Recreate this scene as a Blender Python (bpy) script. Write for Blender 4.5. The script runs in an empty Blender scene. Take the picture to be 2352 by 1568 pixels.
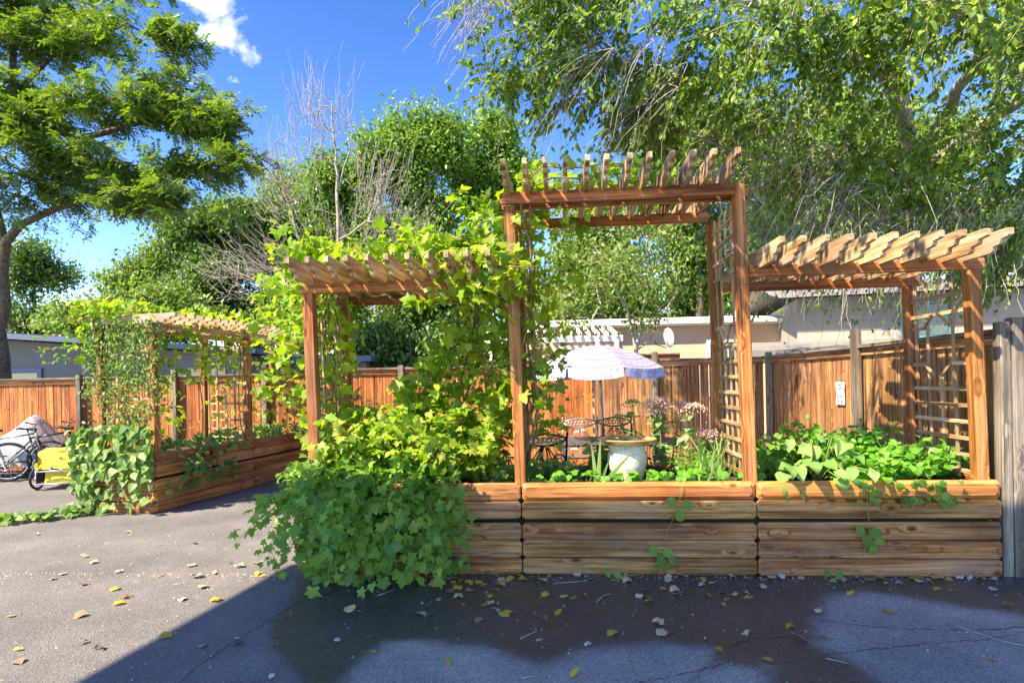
import bpy, math, random
import numpy as np
from mathutils import Vector, Matrix, Quaternion
rng = np.random.default_rng(11); random.seed(11)
R = math.radians
S = bpy.context.scene
COL = S.collection

# ------------------------------------------------------------------ camera
CAMH = 1.53
cam = bpy.data.cameras.new('camera'); co = bpy.data.objects.new('camera', cam); COL.objects.link(co)
cam.sensor_width = 36; cam.lens = 36 * 1364 / 2352; cam.shift_y = 91 / 2352
cam.clip_start = .05; cam.clip_end = 1500
_r = R(1.15)
co.matrix_world = Matrix(((math.cos(_r), math.sin(_r), 0, 0), (0, 0, -1, 0), (-math.sin(_r), math.cos(_r), 0, CAMH), (0, 0, 0, 1)))
S.camera = co
# ------------------------------------------------------------------ world, sun, exposure
SUN = Vector((.80, .58, -1.15)).normalized()
w = bpy.data.worlds.new('World'); S.world = w; w.use_nodes = True
nt = w.node_tree; nt.nodes.clear()
def nd(t, typ, **kw):
    n = t.nodes.new(typ)
    for k, v in kw.items():
        if k.startswith('i_'): n.inputs[k[2:].replace('_', ' ')].default_value = v
        else: setattr(n, k, v)
    return n
sky = nd(nt, 'ShaderNodeTexSky', sky_type='NISHITA', sun_disc=False, sun_elevation=math.asin(-SUN.z), sun_rotation=math.atan2(-SUN.x, -SUN.y), altitude=1600, air_density=1.0, dust_density=.25, ozone_density=2.0)
L = nt.links.new
mul = nd(nt, 'ShaderNodeMix', data_type='RGBA', blend_type='MULTIPLY'); mul.inputs['Factor'].default_value = 1; mul.inputs['B'].default_value = (.15, .15, .15, 1)
gam = nd(nt, 'ShaderNodeGamma', i_Gamma=1.38)
hs = nd(nt, 'ShaderNodeHueSaturation', i_Saturation=1.16, i_Hue=.510)
L(sky.outputs[0], mul.inputs['A']); L(mul.outputs['Result'], gam.inputs[0]); L(gam.outputs[0], hs.inputs['Color'])
tc = nd(nt, 'ShaderNodeTexCoord')
mp = nd(nt, 'ShaderNodeMapping'); mp.inputs['Scale'].default_value = (2.4, 2.4, 4.2); mp.inputs['Rotation'].default_value = (0, .5, .3)
cn = nd(nt, 'ShaderNodeTexNoise', i_Scale=2.6, i_Detail=10, i_Roughness=.6, i_Distortion=.5)
dt = nd(nt, 'ShaderNodeVectorMath', operation='DISTANCE'); dt.inputs[1].default_value = Vector((-675, 1364, 845)).normalized()
near = nd(nt, 'ShaderNodeMapRange'); near.inputs['From Min'].default_value = .02; near.inputs['From Max'].default_value = .13; near.inputs['To Min'].default_value = .17; near.inputs['To Max'].default_value = -.22
sm = nd(nt, 'ShaderNodeMath', operation='ADD')
cr = nd(nt, 'ShaderNodeValToRGB'); cr.color_ramp.elements[0].position = .54; cr.color_ramp.elements[1].position = .80
cm = nd(nt, 'ShaderNodeMix', data_type='RGBA'); cm.inputs['B'].default_value = (.86, .90, .97, 1)
bg = nd(nt, 'ShaderNodeBackground', i_Strength=1.0); wo = nd(nt, 'ShaderNodeOutputWorld')
L(tc.outputs['Generated'], mp.inputs['Vector']); L(mp.outputs[0], cn.inputs['Vector']); L(tc.outputs['Generated'], dt.inputs[0]); L(dt.outputs['Value'], near.inputs['Value'])
L(near.outputs[0], sm.inputs[0]); L(cn.outputs['Fac'], sm.inputs[1]); L(sm.outputs[0], cr.inputs[0])
L(cr.outputs[0], cm.inputs['Factor']); L(hs.outputs[0], cm.inputs['A']); L(cm.outputs['Result'], bg.inputs[0]); L(bg.outputs[0], wo.inputs[0])
sl = bpy.data.lights.new('sun', 'SUN'); sl.energy = 3.75; sl.angle = R(.55); sl.color = (1, .93, .83)
so = bpy.data.objects.new('sun', sl); COL.objects.link(so); so.rotation_mode = 'QUATERNION'; so.rotation_quaternion = SUN.to_track_quat('-Z', 'Y'); so.location = (-8, -6, 12)
S.view_settings.view_transform = 'Standard'; S.view_settings.look = 'None'; S.view_settings.gamma = 1.0
S.view_settings.use_curve_mapping = False; S.view_settings.exposure = 2.0
S.view_settings.use_white_balance = True; S.view_settings.white_balance_temperature = 8500
S.cycles.max_bounces = 8; S.cycles.transparent_max_bounces = 8; S.cycles.diffuse_bounces = 4; S.cycles.transmission_bounces = 5

# ------------------------------------------------------------------ mesh helpers
WM = {}
def put(o, M, parent=None):
    WM[o] = M
    if parent is not None:
        o.parent = parent; o.matrix_basis = WM[parent].inverted() @ M
    else: o.matrix_basis = M
    COL.objects.link(o); return o
I4 = Matrix.Identity(4)
def tag(o, label=None, cat=None, group=None, kind=None):
    for k, v in (('label', label), ('category', cat), ('group', group), ('kind', kind)):
        if v: o[k] = v
    return o
def empty(name, loc, label, cat, group=None, rz=0):
    o = bpy.data.objects.new(name, None); o.empty_display_size = .2
    put(o, Matrix.Translation(loc) @ Matrix.Rotation(rz, 4, 'Z')); return tag(o, label, cat, group)
def np_mesh(name, V, F, mat, smooth=False, rnd=None):
    """V (n,3); F list of (k,m) int arrays, one per polygon size"""
    me = bpy.data.meshes.new(name); V = np.asarray(V, np.float32)
    if isinstance(F, np.ndarray): F = [F]
    me.vertices.add(len(V)); me.vertices.foreach_set('co', V.ravel())
    tot = np.concatenate([np.full(len(f), f.shape[1], np.int32) for f in F])
    idx = np.concatenate([f.ravel() for f in F]).astype(np.int32)
    me.loops.add(len(idx)); me.loops.foreach_set('vertex_index', idx)
    me.polygons.add(len(tot)); st = np.zeros(len(tot), np.int32); st[1:] = np.cumsum(tot)[:-1]
    me.polygons.foreach_set('loop_start', st); me.polygons.foreach_set('loop_total', tot)
    if smooth: me.polygons.foreach_set('use_smooth', np.ones(len(tot), bool))
    if rnd is not None:
        a = me.attributes.new('rnd', 'FLOAT', 'POINT'); a.data.foreach_set('value', np.asarray(rnd, np.float32))
    if mat: me.materials.append(mat)
    me.update(calc_edges=True); return me
class MB:
    """collects shapes (world or local coordinates) into one mesh"""
    def __init__(s): s.v = []; s.f = []
    def poly(s, vs, fs):
        b = len(s.v); s.v += [tuple(x) for x in vs]; s.f += [tuple(i + b for i in q) for q in fs]
    def box(s, x0, x1, y0, y1, z0, z1):
        s.poly([(x0,y0,z0),(x1,y0,z0),(x1,y1,z0),(x0,y1,z0),(x0,y0,z1),(x1,y0,z1),(x1,y1,z1),(x0,y1,z1)],
               [(0,3,2,1),(4,5,6,7),(0,1,5,4),(1,2,6,5),(2,3,7,6),(3,0,4,7)])
    def tube(s, P, r, n=6, cap=True):
        P = [Vector(p) for p in P]; b = len(s.v); m = len(P)
        rr = r if isinstance(r, (list, tuple)) else [r] * m
        a = None
        for i, p in enumerate(P):
            d = (P[min(i + 1, m - 1)] - P[max(i - 1, 0)]).normalized()
            if a is None: a = d.orthogonal().normalized()
            a = (a - d * a.dot(d)); a = a.normalized() if a.length > 1e-6 else d.orthogonal().normalized()
            c = d.cross(a)
            for k in range(n):
                t = 2 * math.pi * k / n; s.v.append(tuple(p + (a * math.cos(t) + c * math.sin(t)) * rr[i]))
        for i in range(m - 1):
            for k in range(n):
                k2 = (k + 1) % n; s.f.append((b + i*n + k, b + i*n + k2, b + (i+1)*n + k2, b + (i+1)*n + k))
        if cap:
            s.f.append(tuple(b + k for k in range(n))[::-1]); s.f.append(tuple(b + (m-1)*n + k for k in range(n)))
    def lathe(s, prof, n=24, c=(0, 0, 0), closed=False):
        b = len(s.v); m = len(prof)
        for rr, z in prof:
            for k in range(n):
                t = 2 * math.pi * k / n; s.v.append((c[0] + rr*math.cos(t), c[1] + rr*math.sin(t), c[2] + z))
        for i in range(m - 1):
            for k in range(n):
                k2 = (k + 1) % n; s.f.append((b+i*n+k, b+i*n+k2, b+(i+1)*n+k2, b+(i+1)*n+k))
    def torus(s, c, ax, Rr, r, n=28, m=6):
        ax = Vector(ax).normalized(); a = ax.orthogonal().normalized(); d = ax.cross(a); b = len(s.v)
        for i in range(n):
            t = 2*math.pi*i/n; rad = a*math.cos(t) + d*math.sin(t)
            for k in range(m):
                q = 2*math.pi*k/m; s.v.append(tuple(Vector(c) + rad*(Rr + r*math.cos(q)) + ax*r*math.sin(q)))
        for i in range(n):
            for k in range(m):
                s.f.append((b+i*m+k, b+((i+1)%n)*m+k, b+((i+1)%n)*m+(k+1)%m, b+i*m+(k+1)%m))
    def prism(s, prof, y0, y1):
        """extrude an xz outline along y"""
        n = len(prof); s.poly([(x, y0, z) for x, z in prof] + [(x, y1, z) for x, z in prof],
            [tuple(range(n)), tuple(range(2*n-1, n-1, -1))] + [(i, n+i, n+(i+1) % n, (i+1) % n) for i in range(n)])
    def mesh(s, name, mat, smooth=False):
        me = bpy.data.meshes.new(name); me.from_pydata(s.v, [], s.f)
        if smooth: me.polygons.foreach_set('use_smooth', [True]*len(me.polygons))
        if mat: me.materials.append(mat)
        me.update(); return me
    def build(s, name, mat, parent=None, M=None, smooth=False):
        return put(bpy.data.objects.new(name, s.mesh(name, mat, smooth)), M or (WM[parent] if parent is not None else I4), parent)
def ob(name, me, M, parent=None): return put(bpy.data.objects.new(name, me), M, parent)
def basis(c, x, y):
    """matrix with local x along x, local y towards y"""
    x = Vector(x).normalized(); z = x.cross(Vector(y)).normalized(); y = z.cross(x)
    return Matrix(((x.x, y.x, z.x, c[0]), (x.y, y.y, z.y, c[1]), (x.z, y.z, z.z, c[2]), (0, 0, 0, 1)))
_cache = {}
def board_mesh(Lh, W, T, b, mat, key='board'):
    """length x, thickness y, width z, chamfered long edges, centred"""
    k = (key, round(Lh, 3), round(W, 3), round(T, 3), b, mat.name)
    if k not in _cache:
        m = MB(); hy, hz = T/2, W/2
        sec = [(-hy, -hz+b), (-hy, hz-b), (-hy+b, hz), (hy-b, hz), (hy, hz-b), (hy, -hz+b), (hy-b, -hz), (-hy+b, -hz)]
        m.poly([(-Lh/2, y, z) for y, z in sec] + [(Lh/2, y, z) for y, z in sec], [tuple(range(7, -1, -1)), tuple(range(8, 16))] + [(i, (i+1) % 8, 8+(i+1) % 8, 8+i) for i in range(8)])
        _cache[k] = m.mesh(key, mat)
    return _cache[k]
def dog_mesh(Lh, W, T, c, b, mat):
    """board whose corners are cut off (c) with a rounded front edge (b); front is -y"""
    k = ('dog', round(Lh, 3), round(W, 3), T, mat.name)
    if k not in _cache:
        def ring(i):
            x, z = Lh/2 - i, W/2 - i; d = c
            return [(-x+d, -z), (x-d, -z), (x, -z+d), (x, z-d), (x-d, z), (-x+d, z), (-x, z-d), (-x, -z+d)]
        m = MB(); n = 8
        vs = [(x, T/2, z) for x, z in ring(0)] + [(x, -T/2 + b*.8, z) for x, z in ring(0)] + [(x, -T/2, z) for x, z in ring(b)]
        m.poly(vs, [tuple(range(7, -1, -1))[::-1], tuple(range(16, 24))] + [(r*n+i, r*n+(i+1) % n, (r+1)*n+(i+1) % n, (r+1)*n+i) for r in (0, 1) for i in range(n)])
        me = m.mesh('board', mat); 
        import bmesh
        bm = bmesh.new(); bm.from_mesh(me); bmesh.ops.recalc_face_normals(bm, faces=bm.faces); bm.to_mesh(me); bm.free()
        _cache[k] = me
    return _cache[k]
class Frame:
    def __init__(s, o, deg):
        t = R(deg); s.o = Vector((o[0], o[1], 0)); s.u = Vector((math.cos(t), -math.sin(t), 0)); s.w = Vector((math.sin(t), math.cos(t), 0)); s.z = Vector((0, 0, 1)); s.rz = -t
    def __call__(s, u, w, z): return s.o + s.u*u + s.w*w + s.z*z
    def arr(s, A):
        A = np.asarray(A, float); return np.array(s.o)[None] + A[:, :1]*np.array(s.u)[None] + A[:, 1:2]*np.array(s.w)[None] + A[:, 2:3]*np.array(s.z)[None]
PF = Frame((.994, 4.61), 4.5)      # main planter: u right along its front, w back
LF = Frame((-4.37, 7.25), 12.0)    # left planter: u=0 is its right long face
LEAN = -.022

# ------------------------------------------------------------------ materials
def newmat(name):
    m = bpy.data.materials.new(name); m.use_nodes = True; t = m.node_tree
    return m, t, t.nodes['Principled BSDF']
def ramp(t, fac, stops):
    r = nd(t, 'ShaderNodeValToRGB'); e = r.color_ramp.elements
    while len(e) < len(stops): e.new(.5)
    for el, (p, c) in zip(e, stops): el.position = p; el.color = (*c, 1) if len(c) == 3 else c
    t.links.new(fac, r.inputs[0]); return r.outputs[0]
def plain(name, col, rough=.6, metal=0, noise=.25, scale=20, spec=.4, bump=0):
    m, t, p = newmat(name); c = nd(t, 'ShaderNodeTexCoord'); n = nd(t, 'ShaderNodeTexNoise', i_Scale=scale, i_Detail=5)
    t.links.new(c.outputs['Object'], n.inputs['Vector'])
    a = [x*(1-noise) for x in col]; b = [min(1, x*(1+noise)) for x in col]
    t.links.new(ramp(t, n.outputs['Fac'], [(.3, a), (.7, b)]), p.inputs['Base Color'])
    p.inputs['Roughness'].default_value = rough; p.inputs['Metallic'].default_value = metal; p.inputs['Specular IOR Level'].default_value = spec
    if bump:
        bp = nd(t, 'ShaderNodeBump', i_Strength=bump, i_Distance=.01); t.links.new(n.outputs['Fac'], bp.inputs['Height']); t.links.new(bp.outputs[0], p.inputs['Normal'])
    return m
def mixc(t, fac, a, b, mode='MIX'):
    n = nd(t, 'ShaderNodeMix', data_type='RGBA', blend_type=mode)
    for k, v in (('Factor', fac), ('A', a), ('B', b)):
        if isinstance(v, (float, int)): n.inputs[k].default_value = v
        elif isinstance(v, tuple): n.inputs[k].default_value = (*v, 1) if len(v) == 3 else v
        else: t.links.new(v, n.inputs[k])
    return n.outputs['Result']
def math_n(t, op, a, b=None, c=None, clamp=False):
    n = nd(t, 'ShaderNodeMath', operation=op, use_clamp=clamp)
    for i, v in enumerate((a, b, c)):
        if v is None: continue
        if isinstance(v, (float, int)): n.inputs[i].default_value = v
        else: t.links.new(v, n.inputs[i])
    return n.outputs[0]
def wood(name, c_dark, c_mid, c_light, grey=(.3, .28, .25), g_amt=.3, knots=.9, rough=.62, vary=.35, gloss=0., knot_scale=1.0):
    m, t, p = newmat(name)
    c = nd(t, 'ShaderNodeTexCoord'); oi = nd(t, 'ShaderNodeObjectInfo')
    off = nd(t, 'ShaderNodeVectorMath', operation='SCALE'); off.inputs[0].default_value = (37., 21., 53.); t.links.new(oi.outputs['Random'], off.inputs['Scale'])
    add = nd(t, 'ShaderNodeVectorMath', operation='ADD'); t.links.new(c.outputs['Object'], add.inputs[0]); t.links.new(off.outputs[0], add.inputs[1])
    def mapped(sc):
        q = nd(t, 'ShaderNodeMapping'); q.inputs['Scale'].default_value = sc; t.links.new(add.outputs[0], q.inputs['Vector']); return q.outputs[0]
    # knots
    vo = nd(t, 'ShaderNodeTexVoronoi', i_Scale=1.0, i_Randomness=1.0); t.links.new(mapped((4.2*knot_scale, 9, 9)), vo.inputs['Vector'])
    sp = nd(t, 'ShaderNodeSeparateColor'); t.links.new(vo.outputs['Color'], sp.inputs[0])
    kn = math_n(t, 'SUBTRACT', 1.0, math_n(t, 'MULTIPLY', vo.outputs['Distance'], 2.2), clamp=True)
    kn = math_n(t, 'MULTIPLY', kn, math_n(t, 'GREATER_THAN', sp.outputs[0], .62))
    # grain: stretched noise, bent around the knots
    g1 = nd(t, 'ShaderNodeTexNoise', i_Scale=1.0, i_Detail=6, i_Roughness=.6, i_Distortion=.6)
    gx = nd(t, 'ShaderNodeVectorMath', operation='ADD'); t.links.new(mapped((.7, 34, 34)), gx.inputs[0])
    cb = nd(t, 'ShaderNodeCombineXYZ'); k2 = math_n(t, 'MULTIPLY', kn, 2.2); t.links.new(k2, cb.inputs[1]); t.links.new(k2, cb.inputs[2]); t.links.new(cb.outputs[0], gx.inputs[1])
    t.links.new(gx.outputs[0], g1.inputs['Vector'])
    g2 = nd(t, 'ShaderNodeTexNoise', i_Scale=1.0, i_Detail=3, i_Roughness=.7); t.links.new(mapped((5, 160, 160)), g2.inputs['Vector'])
    col = ramp(t, g1.outputs['Fac'], [(.39, c_dark), (.50, c_mid), (.61, c_light)])
    col = mixc(t, .6, col, ramp(t, g2.outputs['Fac'], [(.35, (.35, .31, .28)), (.6, (1.1, 1.1, 1.1))]), 'MULTIPLY')
    # splits along the grain and broad water stains
    g3 = nd(t, 'ShaderNodeTexNoise', i_Scale=1.0, i_Detail=2, i_Roughness=.5); t.links.new(mapped((1.6, 95, 95)), g3.inputs['Vector'])
    col = mixc(t, ramp(t, g3.outputs['Fac'], [(.66, (0, 0, 0)), (.70, (.85, .85, .85))]), col, tuple(x*.3 for x in c_dark))
    g4 = nd(t, 'ShaderNodeTexNoise', i_Scale=1.0, i_Detail=4, i_Roughness=.6); t.links.new(mapped((1.1, 3, 3)), g4.inputs['Vector'])
    col = mixc(t, 1.0, col, ramp(t, g4.outputs['Fac'], [(.38, (.62, .58, .54)), (.56, (1.08, 1.08, 1.08))]), 'MULTIPLY')
    # grey weathering in long patches
    gw = nd(t, 'ShaderNodeTexNoise', i_Scale=1.0, i_Detail=5, i_Roughness=.65); t.links.new(mapped((1.3, 5, 5)), gw.inputs['Vector'])
    wf = ramp(t, gw.outputs['Fac'], [(.48, (0, 0, 0)), (.68, (1, 1, 1))])
    col = mixc(t, math_n(t, 'MULTIPLY', wf, g_amt), col, grey)
    kf = ramp(t, kn, [(.62, (0, 0, 0)), (.80, (1, 1, 1))])
    col = mixc(t, math_n(t, 'MULTIPLY', kf, knots), col, tuple(x*.35 for x in c_dark))
    v = math_n(t, 'ADD', 1 - vary/2, math_n(t, 'MULTIPLY', oi.outputs['Random'], vary))
    h = nd(t, 'ShaderNodeHueSaturation'); t.links.new(col, h.inputs['Color']); t.links.new(v, h.inputs['Value'])
    hv = math_n(t, 'FRACT', math_n(t, 'MULTIPLY', oi.outputs['Random'], 17.3)); t.links.new(math_n(t, 'ADD', .492, math_n(t, 'MULTIPLY', hv, .016)), h.inputs['Hue'])
    t.links.new(h.outputs[0], p.inputs['Base Color'])
    p.inputs['Roughness'].default_value = rough; p.inputs['Specular IOR Level'].default_value = .3 + gloss
    bp = nd(t, 'ShaderNodeBump', i_Strength=.45, i_Distance=.004)
    t.links.new(math_n(t, 'ADD', g1.outputs['Fac'], math_n(t, 'MULTIPLY', g2.outputs['Fac'], .6)), bp.inputs['Height']); t.links.new(bp.outputs[0], p.inputs['Normal'])
    return m
def leafmat(name, cols, trans=.42, rough=.45, spec=.35, tcol=(1.35, 1.45, .55)):
    """cols: ramp picked at random per leaf; translucent so sun shines through"""
    m, t, p = newmat(name); oi = nd(t, 'ShaderNodeObjectInfo'); at = nd(t, 'ShaderNodeAttribute', attribute_name='rnd')
    f = math_n(t, 'FRACT', math_n(t, 'ADD', oi.outputs['Random'], at.outputs['Fac']))
    col = ramp(t, f, [(i/(len(cols)-1), c) for i, c in enumerate(cols)])
    t.links.new(col, p.inputs['Base Color']); p.inputs['Roughness'].default_value = rough; p.inputs['Specular IOR Level'].default_value = spec
    tr = nd(t, 'ShaderNodeBsdfTranslucent'); t.links.new(mixc(t, 1.0, col, tcol, 'MULTIPLY'), tr.inputs['Color'])
    mx = nd(t, 'ShaderNodeMixShader'); mx.inputs[0].default_value = trans
    out = t.nodes['Material Output']; t.links.new(p.outputs[0], mx.inputs[1]); t.links.new(tr.outputs[0], mx.inputs[2]); t.links.new(mx.outputs[0], out.inputs['Surface'])
    return m
M = {}
M['cedar'] = wood('cedar_post', (.22, .07, .018), (.44, .165, .045), (.54, .25, .09), grey=(.36, .24, .15), g_amt=.3, knots=.5, vary=.2)
M['rafter'] = wood('weathered_rafter', (.30, .17, .08), (.52, .35, .20), (.64, .48, .31), grey=(.46, .41, .35), g_amt=.6, knots=.6, vary=.25)
M['slat'] = wood('lattice_slat', (.30, .17, .08), (.50, .33, .18), (.62, .46, .29), grey=(.42, .37, .30), g_amt=.5, knots=.3, vary=.25)
M['plank'] = wood('planter_board', (.20, .07, .02), (.42, .18, .055), (.56, .30, .115), grey=(.36, .26, .185), g_amt=.4, knots=.9, vary=.25, rough=.55)
M['plank_top'] = wood('oiled_board', (.34, .11, .02), (.56, .21, .045), (.64, .29, .085), grey=(.42, .24, .12), g_amt=.3, knots=.8, vary=.12, rough=.38, gloss=.2)
M['plank_left'] = wood('planter_board_left', (.25, .09, .026), (.45, .19, .06), (.58, .30, .12), grey=(.38, .27, .19), g_amt=.35, knots=.8, vary=.25)
M['picket'] = wood('fence_picket', (.13, .055, .02), (.37, .175, .065), (.56, .32, .15), grey=(.22, .165, .125), g_amt=.65, knots=.95, vary=.4, knot_scale=1.4)
M['picket_orange'] = wood('fence_picket_orange', (.22, .06, .014), (.43, .135, .032), (.54, .23, .07), grey=(.24, .13, .07), g_amt=.4, knots=.9, vary=.35, knot_scale=1.4)
M['greywood'] = wood('grey_post', (.12, .10, .08), (.22, .19, .155), (.33, .29, .24), grey=(.15, .14, .12), g_amt=.5, knots=.6, vary=.2)
M['capwood'] = wood('fence_cap', (.09, .07, .055), (.17, .14, .115), (.30, .26, .22), grey=(.2, .19, .18), g_amt=.5, knots=.4, vary=.3)
M['soil'] = plain('soil', (.055, .038, .026), .95, noise=.6, scale=35, bump=.8)
M['mulch_dark'] = plain('dark_liner', (.012, .010, .008), .9)
M['iron'] = plain('cast_iron', (.035, .034, .036), .38, .6, noise=.3, scale=60)
M['pewter'] = plain('pewter_metal', (.34, .35, .38), .36, .75, noise=.2, scale=60)
M['black'] = plain('black_plastic', (.02, .02, .021), .5)
M['rubber'] = plain('tyre_rubber', (.022, .021, .022), .8, noise=.4, scale=90)
M['chrome'] = plain('chrome', (.62, .62, .64), .25, .9, noise=.1)
M['white'] = plain('white_paint', (.78, .78, .76), .5, noise=.06)
M['stucco'] = plain('tan_stucco', (.62, .44, .31), .92, noise=.08, scale=60, bump=.5)
M['stucco_grey'] = plain('grey_stucco', (.20, .185, .18), .92, noise=.12, scale=40, bump=.5)
M['siding'] = plain('pale_siding', (.36, .325, .30), .8, noise=.06, scale=8)
M['glass'] = plain('window_glass', (.06, .085, .085), .08, 0, noise=.2, spec=.8)
M['roofblue'] = plain('blue_roof_metal', (.10, .135, .22), .45, noise=.12)
M['roofgrey'] = plain('grey_shingle', (.20, .19, .19), .85, noise=.35, scale=30)
M['bark'] = plain('bark', (.115, .088, .068), .95, noise=.55, scale=16, bump=1.0)
M['bark_grey'] = plain('grey_twig_bark', (.36, .33, .29), .9, noise=.3, scale=14)
M['bark_pale'] = plain('pale_dead_bark', (.30, .275, .25), .9, noise=.25, scale=14)
M['vinewood'] = plain('vine_stem', (.24, .145, .07), .85, noise=.4, scale=30)
M['stem'] = plain('green_stem', (.16, .21, .06), .7, noise=.3, scale=30)
M['patio'] = plain('patio_stone', (.46, .38, .32), .9, noise=.15, scale=6, bump=.4)

# ------------------------------------------------------------------ asphalt ground: one sheet, wet stains held as a signed distance on its grid
def sdf(P, poly):
    Q = np.array(poly); n = len(Q); d = np.full(len(P), 1e9); ins = np.zeros(len(P), bool)
    for i in range(n):
        a, b = Q[i], Q[(i+1) % n]; e = b - a; q = P - a
        h = np.clip((q @ e)/(e @ e), 0, 1); d = np.minimum(d, np.linalg.norm(q - h[:, None]*e, axis=1))
        c = ((a[1] > P[:, 1]) != (b[1] > P[:, 1])) & (P[:, 0] < (b[0]-a[0])*(P[:, 1]-a[1])/(b[1]-a[1]+1e-12) + a[0]); ins ^= c
    return np.where(ins, d, -d)
def asphalt():
    xs = np.concatenate([[-400, -150, -60, -25, -12, -8, -6], np.arange(-5, 5.01, .06), [6, 8, 12, 25, 60, 150, 400]])
    ys = np.concatenate([[-300, -100, -30, -10, -3, 0, 1.5], np.arange(2.4, 5.6, .06), [6, 7, 9, 12, 18, 30, 80, 200, 600]])
    X, Y = np.meshgrid(xs, ys); P = np.stack([X.ravel(), Y.ravel()], 1); nx = len(xs)
    V = np.concatenate([P, np.zeros((len(P), 1))], 1)
    i, j = np.meshgrid(np.arange(nx-1), np.arange(len(ys)-1)); a = (j*nx+i).ravel()
    F = np.stack([a, a+1, a+1+nx, a+nx], 1)
    wet = sdf(P, [(-1.72, 4.95), (-1.65, 4.54), (-1.64, 4.26), (-1.62, 3.91), (-1.55, 3.65), (-1.42, 3.41), (-1.12, 3.06), (-.9, 2.6), (2.4, 2.4), (4.2, 4.39), (4.2, 5.3), (-1.7, 5.4)])
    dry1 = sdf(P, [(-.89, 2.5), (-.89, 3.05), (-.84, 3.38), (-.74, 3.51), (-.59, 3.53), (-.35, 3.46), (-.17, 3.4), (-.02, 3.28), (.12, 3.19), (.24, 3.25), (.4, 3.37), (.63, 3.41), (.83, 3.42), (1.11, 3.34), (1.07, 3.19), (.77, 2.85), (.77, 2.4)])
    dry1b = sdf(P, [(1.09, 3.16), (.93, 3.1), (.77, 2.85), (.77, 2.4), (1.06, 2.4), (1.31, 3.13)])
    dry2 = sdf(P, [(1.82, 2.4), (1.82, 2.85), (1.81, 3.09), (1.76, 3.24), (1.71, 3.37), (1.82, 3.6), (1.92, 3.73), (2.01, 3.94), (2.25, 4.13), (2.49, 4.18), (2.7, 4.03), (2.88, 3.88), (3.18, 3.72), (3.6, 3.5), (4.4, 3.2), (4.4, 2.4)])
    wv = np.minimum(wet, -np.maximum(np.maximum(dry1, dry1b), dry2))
    m, t, p = newmat('asphalt'); Lk = t.links.new
    c = nd(t, 'ShaderNodeTexCoord'); at = nd(t, 'ShaderNodeAttribute', attribute_name='wet')
    n1 = nd(t, 'ShaderNodeTexNoise', i_Scale=4.5, i_Detail=11, i_Roughness=.70); Lk(c.outputs['Object'], n1.inputs['Vector'])
    n1b = nd(t, 'ShaderNodeTexNoise', i_Scale=24., i_Detail=5, i_Roughness=.7); Lk(c.outputs['Object'], n1b.inputs['Vector'])
    wv_n = math_n(t, 'ADD', math_n(t, 'ADD', at.outputs['Fac'], math_n(t, 'MULTIPLY', math_n(t, 'SUBTRACT', n1.outputs['Fac'], .5), .36)), math_n(t, 'MULTIPLY', math_n(t, 'SUBTRACT', n1b.outputs['Fac'], .5), .14))
    mr = nd(t, 'ShaderNodeMapRange', interpolation_type='SMOOTHSTEP'); mr.inputs['From Min'].default_value = -.05; mr.inputs['From Max'].default_value = .075; Lk(wv_n, mr.inputs['Value'])
    nw = nd(t, 'ShaderNodeTexNoise', i_Scale=2.2, i_Detail=6, i_Roughness=.6); Lk(c.outputs['Object'], nw.inputs['Vector'])
    W = math_n(t, 'MULTIPLY', mr.outputs[0], ramp(t, nw.outputs['Fac'], [(.3, (.62, .62, .62)), (.55, (1, 1, 1))]))
    n2 = nd(t, 'ShaderNodeTexNoise', i_Scale=1.1, i_Detail=7, i_Roughness=.6); Lk(c.outputs['Object'], n2.inputs['Vector'])
    n3 = nd(t, 'ShaderNodeTexVoronoi', i_Scale=125.); Lk(c.outputs['Object'], n3.inputs['Vector'])
    n4 = nd(t, 'ShaderNodeTexNoise', i_Scale=70., i_Detail=6, i_Roughness=.75); Lk(c.outputs['Object'], n4.inputs['Vector'])
    base = ramp(t, n2.outputs['Fac'], [(.32, (.115, .116, .122)), (.5, (.16, .158, .158)), (.7, (.215, .208, .20))])
    stone = ramp(t, n3.outputs['Color'], [(.2, (.5, .5, .52)), (.8, (1.15, 1.12, 1.08)), (.93, (1.3, 1.28, 1.22)), (1, (2.4, 2.3, 2.1))])
    dry = mixc(t, .8, base, stone, 'MULTIPLY')
    dry = mixc(t, .5, dry, ramp(t, n4.outputs['Fac'], [(.35, (.45, .45, .45)), (.6, (1.25, 1.25, 1.25))]), 'MULTIPLY')
    pl_ = nd(t, 'ShaderNodeAttribute', attribute_name='pale'); dry = mixc(t, pl_.outputs['Fac'], dry, mixc(t, 1.0, dry, (2.1, 2.1, 2.05), 'MULTIPLY'))  # pale dry patches, colour lightened further to make up for the dark shade
    wetc = mixc(t, 1.0, dry, (.43, .42, .39), 'MULTIPLY')
    Lk(mixc(t, W, dry, wetc), p.inputs['Base Color'])
    rw = ramp(t, n1.outputs['Fac'], [(.40, (.09, .09, .09)), (.65, (.34, .34, .34))])
    Lk(mixc(t, W, (.85, .85, .85), rw), p.inputs['Roughness'])
    bp = nd(t, 'ShaderNodeBump', i_Distance=.006); Lk(math_n(t, 'ADD', n4.outputs['Fac'], math_n(t, 'MULTIPLY', n3.outputs['Distance'], .9)), bp.inputs['Height'])
    Lk(math_n(t, 'SUBTRACT', .85, math_n(t, 'MULTIPLY', W, .35)), bp.inputs['Strength']); Lk(bp.outputs[0], p.inputs['Normal'])
    me = np_mesh('asphalt', V, F, m); a = me.attributes.new('wet', 'FLOAT', 'POINT'); a.data.foreach_set('value', wv.astype(np.float32)); a = me.attributes.new('pale', 'FLOAT', 'POINT'); a.data.foreach_set('value', np.clip(.5+np.maximum(np.maximum(dry1, dry1b), dry2)*5, 0, 1).astype(np.float32))
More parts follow.
